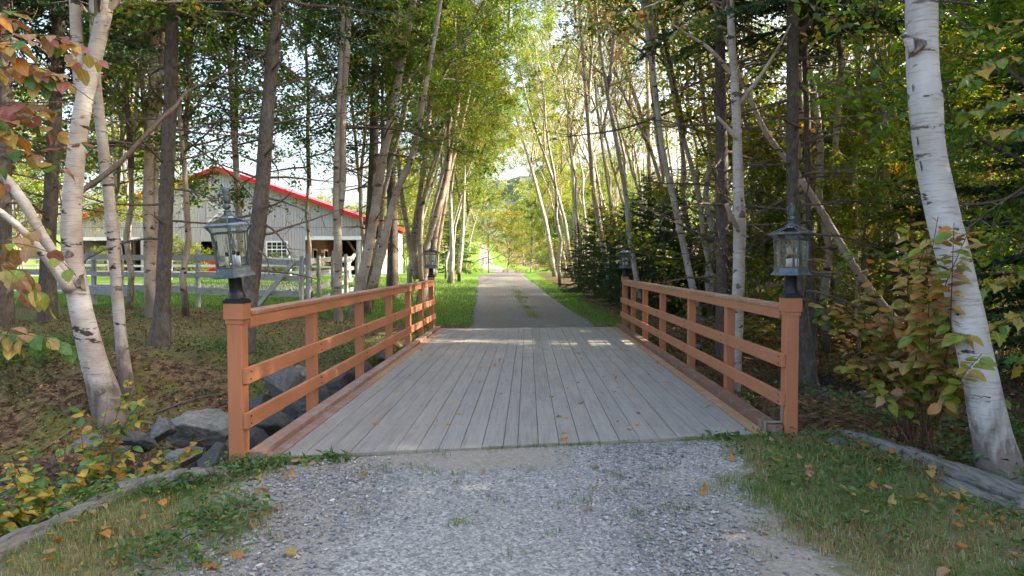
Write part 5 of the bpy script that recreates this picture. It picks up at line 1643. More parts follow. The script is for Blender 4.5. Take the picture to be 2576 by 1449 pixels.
for px_, y in ((1410, 33), (1462, 30), (1478, 37), (1520, 33), (1548, 30), (1588, 27), (1622, 30), (1672, 24), (1705, 28), (1735, 22), (1772, 25), (1790, 19), (1905, 20), (1945, 24), (2065, 21), (2085, 15.5), (2140, 22), (2250, 17), (2270, 23)):
    x = at(px_, 690, y).x
    bg_birch(x, y, 'slender bare-stemmed birch ' + where(x, y), 'slender birches with bare stems', col=OLIVE, zc=.62, sc=trg.uniform(.95, 1.15), crowns=trg.choice(('b0', 'b2', 'b1')), kind=1, rz=math.pi + trg.uniform(-.7, .7))
# dense dark spruces near the big birch
for x, y, k, s_, lab in ((7.6, 9.6, 'y2', 1.15, 'dense dark spruce with boughs spreading behind the big birch'), 
                         (9.6, 11.6, 'y2', 1.3, 'dark spruce filling the shade at the picture\'s right edge'), (8.6, 14.6, 'y2', 1.05, 'dark spruce behind the leaning birch')):
    bg_spruce(x, y, k, lab, 'dark spruces near the big birch', s_, False)
# young spruces beside the drive
for i, (px_, y, k, s_) in enumerate(((1425, 30, 'y0', .8), (1465, 27, 'y0', 1.0), (1505, 25, 'y0', .85), (1545, 23, 'y0', .9), (1600, 22, 'y0', 1.15), (1665, 20.5, 'y0', 1.0), (1730, 19.5, 'y1', 1.1), (1480, 31, 'y0', 1.0), (1560, 28, 'y0', 1.1), (1640, 25, 'y0', 1.1), (1770, 22, 'y0', .9))):
    x = at(px_ + 30, 690, y).x
    bg_spruce(x, y, k, 'dark young spruce ' + ('nearest the drive' if i < 2 else where(x, y)), 'young spruces beside the drive', s_ * .88, False, col=(1.25, 1.25, 1.0))
# unseen trees added right of the frame to shade the bridge
for i, (x, y) in enumerate(((8, 2), (11, 6), (14, 1), (10, -3), (15, 8), (18, 4), (20, 10), (13, 11.5), (22, 0), (17, -4), (25, 6), (24, 13), (12, 3.5), (19, 13), (28, 10), (30, 3))):
    if i % 3 == 0:
        bg_spruce(x, y, 't1', 'tall dark spruce of the wood ' + where(x, y), 'spruces in the depth of the wood', 1.2, z=2.5)
    else:
        bg_birch(x, y, 'slim birch of the wood ' + where(x, y), 'birches in the depth of the wood', col=OLIVE, zc=.2, sc=1.25, crowns='m0')

for x, y, s_ in ((7.0, 6.9, .85), (10.2, 8.2, 1.15), (12.8, 6.8, 1.35), (7.4, 4.6, .95), (8.3, 5.7, 1.0), (8.8, 7.0, 1.05), (9.4, 1.6, 1.05), (10.4, 5.2, 1.2), (12, 5, 1.3), (11.6, 8.2, 1.2), (10.6, -1, 1.1), (14.5, 3.4, 1.35), (9.9, 3.6, 1.05), (13.6, .8, 1.3), (15.2, 6.6, 1.4), (7.9, 2.2, .9)):  # low unseen spruces, added and sized to block sun from deck and gravel
    bg_spruce(x, y, 'y2', 'dense spruce of the wood ' + where(x, y), 'spruces in the depth of the wood', s_, False)
for x, y in ((9, 3), (12.5, 4.2), (17, 2.6), (11.5, .8), (9.2, 12.6), (11, 10.5), (15, 12.2), (6.9, 17.2), (16, 16), (19, 10.4), (13, 14)):  # mostly unseen birches, added to keep direct sun off the left side
    bg_birch(x, y, 'tall leafy birch of the wood ' + where(x, y), 'tall birches that shade the stream', col=OLIVE, zc=.42, sc=1.6, crowns='m0', kind=trg.choice((0, 2, 3)))
# saplings and bushes of the understorey
for i in range(46):
    y = trg.uniform(10.5, 30); x = trg.uniform(3.6 + .05 * y, 6 + .55 * y)
    if abs(y - float(lerp(x, CREEK))) < 1.7: continue
    o = empty('sapling', (x, y, Hs(x, y)), 'leafy sapling in the shade ' + where(x, y), 'sapling', 'saplings under the wood'); s_ = trg.uniform(.8, 1.5); o.scale = (s_,) * 3
    put_crown(o, trg.choice(('s0', 's1', 's0')), (0, 0, .05), 1.0, trg.uniform(0, 6), trg.choice((OLIVE, GREEN, GREEN, YEL)))
for px_, y, s_, c_, lab in ((440, 40, 1.5, YEL, 'bright green bush in front of the barn door'), (462, 41, 1.3, YEL, 'second bright bush in front of the barn door'), (690, 44, 1.0, GREEN, 'green bush below the barn window'), (720, 45, .9, GREEN, 'low green bush beside the barn window'), (250, 44, 1.2, OLIVE, 'low bush before the open barn aisle'), (780, 44, .8, DKGREEN, 'small dark bush by the stable passage')):
    x = at(px_, 690, y).x
    o = empty('bush', (x, y, Hs(x, y)), lab, 'bush', 'bushes along the barn'); o.scale = (s_,) * 3
    put_crown(o, 's1', (0, 0, 0), 1.0, px_, c_); put_crown(o, 's1', (.5, .2, -.1), .9, px_ + 1, c_)

# forested hill closing the view
def hill():
    xs = np.linspace(-420, 420, 150); ys = np.linspace(430, 900, 60)
    X, Yg = np.meshgrid(xs, ys, indexing='ij')
    Z = 12 + 100 * sm((Yg - 430) / 420) * np.exp(-((X - 60) / 260) ** 2) + 10 * vnoise(X, Yg, .02, 5) + 9 * vnoise(X, Yg, .12, 6) + 5 * vnoise(X, Yg, .3, 8)
    Z -= 30 * (1 - sm((Yg - 430) / 60))
    n, m = X.shape
    I = np.arange(n - 1)[:, None] * m + np.arange(m - 1)[None, :]
    Q = np.stack([I, I + m, I + m + 1, I + 1], -1).reshape(-1, 4)
    t = NT('forested_hill'); nn = t.noise(t.coords((1, 1, 1)), .25, 6, .7)
    mt = t.pbr(t.ramp(nn, [(.3, (.035, .06, .05)), (.55, (.07, .10, .05)), (.75, (.16, .14, .05))]), .95, t.bump(nn, 1, 4))
    tag(MB().add(np.stack([X, Yg, Z], -1).reshape(-1, 3), Q).build('hill', mt, smooth=False), kind='structure')
hill()

# ------------------------------------------------------------------ gaps in the canopy where the sun comes through
SD = np.array(SUN_TO)
def in_gap(Pw):
    """points whose shadow falls into a sun fleck of the place"""
    s_ = (Pw[:, 2] - .05) / SD[2]
    gx_, gy_ = Pw[:, 0] - SD[0] * s_, Pw[:, 1] - SD[1] * s_
    g = (np.abs(gx_) < 2.6) & (gy_ > 13.0) & (gy_ < 14.15)
    g |= (gx_ > -4.2) & (gx_ < -2.2) & (gy_ > 12.4) & (gy_ < 15.2)
    g |= ((gx_ + 3.9) ** 2 + (gy_ - 7.9) ** 2) < .35 ** 2
    lawn = (gx_ < -4) & (gx_ > -34) & (gy_ > 17.5) & (gy_ < 49)
    far = (gy_ > 62) & (gx_ > -40) & (gx_ < 4)
    h = (Pw[:, 0] * 12.9 + Pw[:, 1] * 78.2 + Pw[:, 2] * 37.7) % 1.0
    return g | (lawn & (h < .72)) | (far & (h < .25))
bpy.context.view_layer.update()
n_gap = 0
for c_, root, key in CROWN_OBJS:
    mw = np.array(root.matrix_world @ c_.matrix_local)
    cr = CROWNS[key]
    Pw = cr['C'] @ mw[:3, :3].T + mw[:3, 3]
    g = in_gap(Pw)
    # only remake a crown when the gap matters near the bridge; distant thinning keeps the shared crown
    if g.sum() > 40 and Pw[:, 0].mean() > 1.0 and Pw[:, 1].mean() < 50:
        keep = ~g
        V = cr['V'].reshape(-1, 4, 3)[keep].reshape(-1, 3)
        n = keep.sum()
        if n < 50: continue
        n_gap += 1
        c_.data = MB().add(V, np.arange(n * 4).reshape(-1, 4), qa=cr['tint'][keep]).mesh('crown', M['leaf'], False, True)

# ------------------------------------------------------------------ large single leaves
def leaf_shape(kind, seed):
    """a bent leaf blade, unit length along +x, petiole at the origin"""
    rg = np.random.default_rng(seed)
    if kind == 'maple':
        out = [(0, .0), (.10, .16), (.02, .34), (.26, .26), (.34, .50), (.50, .30), (.60, .36), (.68, .20), (1.0, 0)]
    else:
        w = {'oval': .33, 'round': .40, 'slim': .24, 'dry': .34}[kind]
        out = [(0, .0), (.08, w * .45), (.22, w * .85), (.40, w), (.60, w * .9), (.80, w * .55), (.93, w * .2), (1.0, 0)]
    curl, fold = rg.uniform(-.4, .8), rg.uniform(.05, .22)
    if kind == 'dry':
        curl, fold = rg.uniform(.6, 1.9), rg.uniform(.25, .7)
    def bend(x, y):
        y2 = y + (rg.uniform(-.02, .02) if 0 < x < 1 else 0)
        return (x * math.cos(curl * x * .6), y2, -x * math.sin(curl * x * .6) + abs(y2) * fold)
    V, Q, T = [], [], []
    n = len(out)
    for x, y in out: V.append(bend(x, 0))
    for x, y in out: V.append(bend(x, y))
    for x, y in out: V.append(bend(x, -y))
    for i in range(n - 1):
        Q.append((i, i + 1, n + i + 1, n + i)); Q.append((i + 1, i, 2 * n + i, 2 * n + i + 1))
    return np.array(V), Q
LEAF, LEAFV = {}, {}
for kd in ('oval', 'round', 'dry', 'maple'):
    for nm in ('green', 'lime', 'yellow', 'gold', 'brown', 'red', 'orange', 'tan'):
        LEAF[kd, nm] = []
        for s_ in range(3):
            V, Q = leaf_shape(kd, s_ * 13 + len(kd))
            me_ = MB().add(V, Q).mesh('leaf', M['L_' + nm], True)
            LEAF[kd, nm].append(me_)
            LEAFV[me_.name] = (V, np.array(Q), nm)

def put_leaf(parent, p, dirv, up, size, mesh):
    d = Vector(dirv).normalized()
    u = Vector(up)
    s_ = u.cross(d)
    if s_.length < 1e-3: s_ = Vector((1, 0, 0)).cross(d)
    s_.normalize(); u = d.cross(s_)
    return (parent, Matrix(((d.x, s_.x, u.x, p[0]), (d.y, s_.y, u.y, p[1]), (d.z, s_.z, u.z, p[2]), (0, 0, 0, 1))) @ Matrix.Scale(size, 4), mesh)

def emit_leaves(items, limit=280):
    """up to `limit` leaves as parts, the rest joined into one part of kind stuff"""
    random.Random(len(items)).shuffle(items)
    for parent, Mx, mesh in items[:limit]:
        link('leaf', mesh, parent, Mx)
    rest = items[limit:]
    if not rest: return
    mats, mb, idx = [], MB(), []
    for parent, Mx, mesh in rest:
        V, Q, nm = LEAFV[mesh.name]
        A = np.array(Mx)
        mb.add(V @ A[:3, :3].T + A[:3, 3], Q)
        if nm not in mats: mats.append(nm)
        idx += [mats.index(nm)] * len(Q)
    me = mb.mesh('leaves', None, True)
    for nm in mats: me.materials.append(M['L_' + nm])
    me.polygons.foreach_set('material_index', np.array(idx, np.int32))
    link('leaves', me, rest[0][0])['kind'] = 'stuff'

def leafy(root, O, paths, colours, size, kd, spacing, rg, start=.35, rad=.006, droop=.35, parent=None, limit=300, side=1, collect=None):
    """stems along world paths with single leaves set on both sides"""
    items = [] if collect is None else collect
    for pth in paths:
        P = np.array([tuple(Vector(p) - O) for p in pth])
        X, _ = resample(P, [1] * len(P), .05)
        n = len(X)
        st = MB().tube(X, np.linspace(rad, rad * .3, n), 5, cap=False).build('stem', M['stem'], parent or root, True)
        Ltot = np.linalg.norm(np.diff(X, axis=0), axis=1).sum()
        k = int(Ltot * (1 - start) / spacing)
        runs = [(X, start, k)]
        # short side twigs
        for j in range(side):
            u = rg.uniform(start, .85)
            i = int(u * (n - 1))
            dd = X[min(n - 1, i + 2)] - X[i]; dd /= np.linalg.norm(dd) + 1e-9
            tw = branch_curve(X[i], dd + rg.normal(size=3) * np.array([.9, .6, .35]), rg.uniform(.15, .4), 6, rg, -.1, .12)
            MB().tube(tw, np.linspace(rad * .55, rad * .2, len(tw)), 4, cap=False).build('stem', M['stem'], parent or root, True)
            runs.append((tw, .1, int(np.linalg.norm(tw[-1] - tw[0]) / spacing) + 1))
        for Xr, s0, kk in runs:
            m = len(Xr)
            for j in range(kk):
                u = s0 + (1 - s0) * (j + .5) / kk
                i = min(m - 2, int(u * (m - 1)))
                tdir = Xr[i + 1] - Xr[i]; tdir /= np.linalg.norm(tdir) + 1e-9
                sd = np.cross(tdir, (0, 0, 1)); sd /= np.linalg.norm(sd) + 1e-9
                sg = 1 if j % 2 else -1
                d = tdir * rg.uniform(.2, .8) + sd * sg * rg.uniform(.5, 1.0) + np.array([0, -.15, -droop * rg.uniform(.2, 1.6)])
                up = np.array([rg.normal() * .35, -.45 + rg.normal() * .3, 1])
                col = colours[int(rg.integers(len(colours)))]
                ml = LEAF[kd if rg.random() < .8 else 'oval', col]
                items.append(put_leaf(parent or root, Xr[i] + d * .012, d, up, size * rg.uniform(.6, 1.2), ml[int(rg.integers(3))]))
    if collect is None: emit_leaves(items)
    return items

lrg = np.random.default_rng(99)
def shrub(name, label, base, targets, colours, size, kd, spacing, arch=.15, start=.35, side=2, rad=.007, droop=.35, nbase=1):
    base = Vector(base)
    root = empty(name, base, label, 'shrub')
    paths = []
    for (px_, py_, Y) in targets:
        e = at(px_, py_, Y)
        b = base + Vector((lrg.normal() * .08, lrg.normal() * .08, 0))
        mid = b.lerp(e, .5) + Vector((lrg.normal() * .05, lrg.normal() * .05, arch))
        paths.append([b, b.lerp(mid, .5) + Vector((0, 0, arch * .3)), mid, mid.lerp(e, .6) + Vector((0, 0, arch * .25)), e])
    leafy(root, base, paths, colours, size, kd, spacing, lrg, start, rad, droop, None, 300, side)
    return root
gz = Hs(-3.35, 4.95)
shrub('leafy_shrub', 'yellow and green leaved shrub by the grey log, left foreground', (-3.45, 5.0, gz), [(330, 945, 5.3), (372, 985, 5.4), (270, 1020, 5.2), (200, 1060, 5.1), (60, 1120, 5.0), (140, 1100, 4.9), (10, 1150, 4.8), (330, 1120, 5.1), (300, 1060, 5.3), (430, 1160, 5.2), (490, 1130, 5.3)],
      ['green', 'green', 'lime', 'lime', 'yellow', 'yellow', 'gold', 'orange'], .085, 'oval', .03, .12, .2, 4)
shrub('leafy_shrub', 'low green shrub with yellowing leaves hanging over the grey log', (-3.55, 4.55, Hs(-3.55, 4.55)), [(30, 1190, 4.5), (120, 1190, 4.5), (220, 1190, 4.6), (60, 1270, 4.3), (170, 1270, 4.35), (250, 1230, 4.5), (20, 1330, 4.2), (330, 1190, 4.7), (100, 1240, 4.4), (300, 1260, 4.6), (-20, 1240, 4.3)],
      ['green', 'green', 'green', 'lime', 'lime', 'yellow', 'yellow', 'gold'], .088, 'oval', .03, .15, .2, 4)
shrub('golden_shrub', 'golden brown leaved shrub in front of the big white birch', (at(2290, 1090, 6.3).x, 6.3, Hs(at(2290, 1090, 6.3).x, 6.3)), [(2290, 555, 5.3), (2360, 545, 4.6), (2400, 560, 4.5), (2440, 575, 4.5), (2330, 600, 4.7), (2470, 890, 4.6), (2180, 650, 6.0), (2260, 640, 5.9), (2330, 690, 5.8), (2090, 740, 6.1), (2160, 730, 6.0), (2250, 750, 5.9), (2380, 740, 5.6), (2100, 820, 6.1), (2210, 820, 5.9), (2310, 830, 5.8), (2420, 850, 5.4)],
      ['brown', 'gold', 'gold', 'lime', 'lime', 'gold', 'orange', 'brown'], .115, 'oval', .04, .1, .4, 3)
shrub('golden_shrub', 'lower olive and brown leaved shrub right of the lantern post', (at(2320, 1100, 5.9).x, 5.9, Hs(at(2320, 1100, 5.9).x, 5.9)), [(2060, 760, 6.3), (2110, 870, 6.0), (2190, 900, 5.9), (2300, 910, 5.7), (2420, 920, 5.3), (2480, 900, 5.2), (2280, 980, 5.6), (2190, 960, 5.7), (2370, 860, 5.5), (2230, 860, 5.9), (2140, 790, 6.1), (2340, 780, 5.7)],
      ['gold', 'brown', 'lime', 'green', 'lime', 'gold'], .105, 'round', .055, .1, .45, 3)
# tall bush whose twigs reach into the picture at the left edge
rt = empty('overhanging_bush', (-3.3, 3.3, Hs(-3.3, 3.3)), 'red and brown leaved twigs reaching in at the upper left edge', 'shrub')
O = Vector(rt.location)
def pxl(pts, Y): return [at(a, b, Y) for a, b in pts]
st_top = at(-160, 60, 3.25)
stem_paths = [[O, O.lerp(st_top, .5) + Vector((-.1, 0, 0)), st_top]]
MB().tube(resample([p - O for p in stem_paths[0]], [1] * 3, .1)[0], .016, 7).build('main_stem', M['stem'], rt, True)
bush_leaves = []
leafy(rt, O, [pxl([(-150, 120), (0, 90), (80, 85), (190, 95)], 3.2), pxl([(-150, 160), (0, 170), (90, 165), (150, 190), (215, 240)], 3.1), pxl([(-150, 250), (0, 275), (60, 290), (115, 315)], 3.2),
              pxl([(-150, 330), (0, 370), (80, 385), (150, 400)], 3.3), pxl([(-150, 20), (0, 40), (70, 60)], 3.3), pxl([(-150, 60), (0, 110), (60, 130)], 3.0), pxl([(-150, 300), (0, 320), (40, 330)], 3.0)],
      ['red', 'brown', 'red', 'orange', 'gold', 'gold', 'brown', 'green'], .085, 'oval', .036, lrg, .32, .005, .35, side=3, collect=bush_leaves)
leafy(rt, O, [pxl([(-150, 560), (-20, 610), (60, 612), (140, 640), (190, 690)], 4.0), pxl([(-150, 600), (-10, 640), (60, 690), (110, 740), (130, 790)], 4.0), pxl([(-120, 640), (20, 670), (90, 690)], 3.9)], ['brown', 'brown', 'gold', 'red', 'lime'], .11, 'round', .06, lrg, .3, .005, .55, side=2, collect=bush_leaves)
leafy(rt, O, [pxl([(-150, 800), (-20, 825), (50, 835), (140, 860)], 3.6), pxl([(-120, 820), (0, 845), (90, 880)], 3.6)], ['green', 'brown', 'gold', 'green'], .10, 'oval', .045, lrg, .3, .004, .55, side=2, collect=bush_leaves)
emit_leaves(bush_leaves)
bg_birch(5.6, 7.6, 'bright green leafy maple crown beside the top of the big birch', 'low-branched birches in the wood', col=(1.5, 1.6, .8), zc=.28, sc=.72, crowns='m1', kind=2)
bg_birch(6.9, 8.4, 'sunlit green crown at the upper right edge', 'low-branched birches in the wood', col=(1.7, 1.6, .8), zc=.3, sc=.85, crowns='m0', kind=0)
# maple twigs at the upper right edge
rt = empty('maple_sapling', (4.75, 5.6, Hs(4.75, 5.6)), 'maple twigs with yellow-green leaves at the upper right edge', 'shrub')
O = Vector(rt.location)
stp = at(2760, 150, 5.6)
MB().tube(resample([Vector((0, 0, 0)), (stp - O) * .5 + Vector((.1, 0, 0)), stp - O], [1] * 3, .1)[0], .02, 7).build('main_stem', M['stem'], rt, True)
leafy(rt, O, [pxl([(2750, 240), (2620, 230), (2520, 250), (2420, 290)], 5.6), pxl([(2750, 260), (2640, 290), (2560, 320), (2480, 330)], 5.5), pxl([(2750, 120), (2620, 130), (2500, 150), (2430, 190)], 5.9), pxl([(2750, 30), (2620, 40), (2490, 60), (2400, 90)], 6.3),
              pxl([(2760, 640), (2640, 660), (2560, 700), (2490, 720)], 5.4), pxl([(2760, 760), (2640, 780), (2540, 800), (2480, 850)], 5.2), pxl([(2760, 860), (2650, 900), (2560, 930)], 5.0)],
      ['green', 'lime', 'lime', 'green', 'gold', 'yellow'], .12, 'maple', .055, lrg, .25, .005, .4, side=3)
# orange-tipped spray hanging from the peeling birch at the top of the picture
O = Vector(r16.location)
bz_ = MB().tube(resample([at(1838, 40, 11.3) - O, at(1780, -5, 10.2) - O, at(1700, -10, 9.2) - O, at(1620, 20, 8.6) - O], [1] * 4, .1)[0], .012, 6).build('branch', M['birch_warm'], r16, True)
leafy(r16, O, [pxl([(1760, -10), (1700, 20), (1640, 50), (1560, 90)], 8.8), pxl([(1700, -5), (1620, 25), (1560, 40), (1480, 60)], 8.6), pxl([(1640, 20), (1600, 60), (1570, 110), (1540, 150)], 8.5), pxl([(1800, 0), (1740, 50), (1690, 90)], 9.2), pxl([(1560, 30), (1500, 30), (1440, 20)], 8.4)],
      ['green', 'orange', 'gold', 'lime', 'orange', 'lime'], .085, 'oval', .04, lrg, .1, .004, .4, bz_, side=3)

# ------------------------------------------------------------------ fallen leaves, each lying by itself
frg = random.Random(4)
def fallen(x, y, z, size, col, label, group, kd='dry'):
    o = link('fallen_leaf', frg.choice(LEAF[kd, col]))
    o.location = (x, y, z + size * .12)
    o.rotation_euler = (frg.uniform(-.25, .25) + (math.pi if frg.random() < .35 else 0), frg.uniform(-.3, .1), frg.uniform(0, 6.28))
    o.scale = (size, size, size * frg.uniform(.7, 1.1))
    return tag(o, label, 'leaf', group)
names = {'orange': 'orange', 'tan': 'pale tan', 'brown': 'brown', 'gold': 'dull yellow', 'yellow': 'bright yellow'}
for i in range(58):
    y = 16.2 - 10.0 * frg.random() ** .75
    x = frg.uniform(-1.95, 2.1)
    if frg.random() < .35: x = frg.uniform(.8, 2.1)
    if y < deck_near(x) + .15 or y > deck_far(x): continue
    c_ = frg.choice(('orange', 'tan', 'brown', 'gold', 'tan', 'orange'))
    where = 'left half of the deck boards' if x < 0 else 'right half of the deck boards'
    where += ', near end' if y < 9.5 else ', far end'
    fallen(x, y, DZ, frg.choice((.05, .065, .08)), c_, 'small %s leaf fallen on the %s' % (names[c_], where), 'leaves fallen on the bridge deck')
for px_, py_, c_, s_, lab in ((1420, 1105, 'orange', .10, 'large curled orange leaf on the near edge of the deck'), (1425, 1090, 'brown', .07, 'brown leaf just behind the large curled orange leaf'), (1385, 1000, 'tan', .085, 'tan leaf lying mid-deck on the centre boards')):
    p = at(px_, py_, 6.0); d = (p - Vector((0, 0, CAMZ))); q = Vector((0, 0, CAMZ)) + d * ((DZ - CAMZ) / d.z)
    fallen(q.x, q.y, DZ, s_, c_, lab, 'leaves fallen on the bridge deck')
def gpt(px_, py_, z=0.02):
    p = at(px_, py_, 5.0); d = (p - Vector((0, 0, CAMZ))); return Vector((0, 0, CAMZ)) + d * ((z - CAMZ) / d.z)
for px_, py_, c_, s_ in ((1492, 1178, 'gold', .085), (908, 1197, 'tan', .09), (1455, 1200, 'orange', .05), (1615, 1208, 'tan', .04), (1757, 1240, 'orange', .09), (1785, 1220, 'tan', .07), (1475, 1285, 'tan', .08), (715, 1393, 'gold', .085), (1852, 1158, 'orange', .08), (1915, 1340, 'tan', .06), (1505, 1260, 'tan', .04), (1210, 1190, 'brown', .05)):
    q = gpt(px_, py_)
    fallen(q.x, q.y, .015, s_, c_, 'single %s leaf lying on the bare gravel %s' % (names[c_], 'left of centre' if px_ < 1400 else 'right of centre'), 'leaves fallen on the gravel')
for i in range(190):
    sd = frg.random() < .5
    if sd:
        y = frg.uniform(3.3, 5.2); x = frg.uniform(-2.7, -1.45 - (y - 3.3) * .1)
    else:
        y = frg.uniform(3.3, 6.0); x = frg.uniform(1.9, 3.1)
        if frg.random() < .45: y = frg.uniform(3.4, 4.6); x = 2.95 - .12 * (y - 4) + frg.uniform(-.35, .1)
    c_ = frg.choice(('tan', 'orange', 'orange', 'brown', 'tan', 'gold'))
    fallen(x, y, max(Hs(x, y), -.02) + .03, frg.uniform(.05, .095), c_, 'curled %s leaf, %s, %s, %s' % (names[c_], 'left grass verge' if sd else 'right grass verge', 'near the log' if abs(x) > (2.2 if sd else 2.55) else 'near the gravel', 'low in the picture' if y < 4.1 else 'towards the bridge'), 'leaves fallen on the grass verges', frg.choice(('dry', 'dry', 'oval')))

# ------------------------------------------------------------------ stuff: grass, litter, ground cover, gravel
def blades(name, P, size, rg, tint, mat='grass', width=.09, lean=.55, label=None, cat='grass'):
    n = len(P)
    az = rg.uniform(0, 6.283, n)
    L = (size * rg.uniform(.5, 1.35, n))[:, None]
    d = np.stack([np.cos(az), np.sin(az), np.zeros(n)], -1)
    s_ = np.stack([-np.sin(az), np.cos(az), np.zeros(n)], -1)
    ln = rg.uniform(.1, 1, n)[:, None] * lean
    w = L * width * rg.uniform(.6, 1.4, n)[:, None]
    m = P + d * L * ln * .35 + np.array([0, 0, 1]) * L * .55
    tip = P + d * L * ln * 1.05 + np.array([0, 0, 1]) * L * (1 - ln * .45)
    V = np.stack([P - s_ * w * .5, P + s_ * w * .5, m + s_ * w * .4, m - s_ * w * .4, tip], 1).reshape(-1, 3)
    b = np.arange(n) * 5
    Q = np.stack([b, b + 1, b + 2, b + 3], -1); T = np.stack([b + 3, b + 2, b + 4], -1)
    o = MB().add(V, Q, T, qa=tint, ta=tint).build(name, M[mat], None, False, True)
    return tag(o, label, cat, kind='stuff')
grg = np.random.default_rng(123)
def scatter(n, x0, x1, y0, y1, dens, seed, z=0.0):
    x = grg.uniform(x0, x1, n); y = grg.uniform(y0, y1, n)
    keep = grg.random(n) < dens(x, y)
    x, y = x[keep], y[keep]
    zz = H(x, y)
    u = np.abs(x + .2) / lerp(y, SHEET_HALF)
    zz = np.where((y < 5.7 + .2 * x) & (u < .95), np.maximum(zz, .012 * (1 - u * u) - .036 * np.maximum(0, (u - .86) / .14)), zz)
    return np.stack([x, y, zz + z], -1)
# verges beside the near gravel
def verge(x, y):
    hw = lerp(y, NEAR_HALF)
    e = np.abs(x + .2) - (hw - .33) + .55 * vnoise(x, y, 1.5, 21) + .4 * vnoise(x, y, 4.3, 22)
    e = np.where(x < 0, e + .18 * sm((4.6 - y) / 1.5), e)
    cl = .55 + .9 * vnoise(x, y, 2.6, 23) + .6 * vnoise(x, y, 9, 24)
    e = e - np.where(x > 0, .06, 0)
    ok = sm((e + .12) / .55) * np.clip(cl, .08, 1)
    lim = np.where(x > 0, (y < 6.25) & (x < 3.2), (y < 5.35) & (x > -2.82))
    return ok * lim
P = scatter(230000, -3.0, 3.3, 2.9, 6.4, verge, 1, -.004)
tn = np.clip(.53 + .9 * vnoise(P[:, 0], P[:, 1], 1.3, 31) + grg.normal(size=len(P)) * .22, 0, 1)
blades('grass', P, .05, grg, tn, lean=1.15, width=.075, label='short dry grass on the verges beside the near gravel')
P2 = scatter(22000, -3.0, 3.3, 2.9, 6.4, lambda x, y: verge(x, y) * (vnoise(x, y, 1.8, 25) > .02), 1, -.004)
blades('grass', P2, .08, grg, np.clip(grg.normal(.30, .15, len(P2)), 0, 1), label='taller green grass tufts on the near verges', width=.06)
# tufts along the deck edge and in the gravel
xs_ = grg.uniform(-2.3, 2.4, 2600)
kk = (np.abs(xs_) > 1.35) | ((xs_ > -.35) & (xs_ < .55) & (grg.random(2600) < .55)) | (grg.random(2600) < .08)
xs_ = xs_[kk]
ye = deck_near(xs_) - np.abs(grg.normal(0, .06, len(xs_)))
P3 = np.stack([xs_, ye, np.full(len(xs_), .0)], -1)
c0 = grg.uniform([-1.2, 3.4, 0], [1.4, 5.4, 0], (26, 3))
P3b = (c0[:, None, :] + grg.normal(size=(26, 26, 3)) * np.array([.045, .045, 0])).reshape(-1, 3); P3b[:, 2] = .008
blades('grass', np.vstack([P3, P3b]), .045, grg, np.clip(grg.normal(.35, .2, len(P3) + len(P3b)), 0, 1), label='sparse green tufts along the deck edge and in the gravel')
# far verges and lawn
P4 = scatter(150000, -16, 4.5, 16.3, 40, lambda x, y: (lawn_mask(x, y) > .3) * np.clip(1.4 - (y - 16) / 26, .15, 1) * (np.abs(x - road_x(y)) > 1.45), 1, -.01)
blades('grass', P4, .085, grg, np.clip(grg.normal(.16, .14, len(P4)) + .5 * np.maximum(0, vnoise(P4[:, 0], P4[:, 1], .8, 33)), 0, 1), label='mown green lawn grass beyond the bridge', width=.12)
P5 = scatter(42000, -1, 1.2, 16.4, 34, lambda x, y: np.exp(-((x - road_x(y) - .18) / .22) ** 2) * np.clip(.4 + 1.6 * vnoise(x, y, .9, 35), 0, 1), 1, .0)
P5[:, 2] = road_z(P5[:, 1]) + .012
blades('grass', P5, .06, grg, np.clip(grg.normal(.45, .2, len(P5)), 0, 1), label='grass strip down the middle of the drive')
# mossy forest-floor grass on the left bank
P6 = scatter(150000, -13, -2.4, 8.5, 18.5, lambda x, y: np.clip(.45 + 1.3 * vnoise(x, y, .9, 36), .05, 1) * np.clip(1.5 - y / 22, .3, 1), 1, -.005)
blades('grass', P6, .055, grg, np.clip(grg.normal(.55, .2, len(P6)) + .5 * vnoise(P6[:, 0], P6[:, 1], .7, 38), 0, 1), label='thin brownish grass under the trees on the left bank')

def litter_obj(name, P, size, rg, tint, mat, label, cat, up=1.6):
    V, Q = leaf_quads(P + np.array([0, 0, .012]), size, rg, up, .0)
    return tag(MB().add(V, Q, qa=tint).build(name, M[mat], None, False, True), label, cat, kind='stuff')
def bank(x, y):
    yc = lerp(x, CREEK)
    d = np.abs(y - yc)
    return np.clip(.25 + sm((d - .8) / 1.2), 0, 1) * ((np.abs(x) > 2.35) | (y > 17)) * (np.abs(x - road_x(y)) > np.where(y > 16, 1.7, 2.35))
PL = scatter(70000, -11, 9, 5.0, 17.5, lambda x, y: bank(x, y) * (lawn_mask(x, y) < .5) * np.where((x < 0) & (y > 10), .42, .85), 1)
litter_obj('leaf_litter', PL, .062, grg, np.clip(grg.beta(1.2, 1.6, len(PL)), 0, 1), 'litter', 'brown leaf litter on the stream banks', 'leaf litter')
PL = scatter(9000, -6, 6, 16.5, 40, lambda x, y: sm((np.abs(x - road_x(y)) - 1.2) / .4) * np.where(x > 0, 1, .25) * np.clip(1.6 - y / 30, .1, 1), 1, .02)
litter_obj('leaf_litter', PL, .055, grg, np.clip(grg.beta(2.4, 1.6, len(PL)), 0, 1), 'litter', 'fallen leaves strewn along the verges of the drive', 'leaf litter')
PL = scatter(1600, -3, 3.3, 3.0, 6.2, lambda x, y: verge(x, y), 1, .015)
litter_obj('leaf_litter', PL, .035, grg, np.clip(grg.beta(2, 2, len(PL)), 0, 1), 'litter', 'crumbled dead leaf bits in the near grass', 'leaf litter')

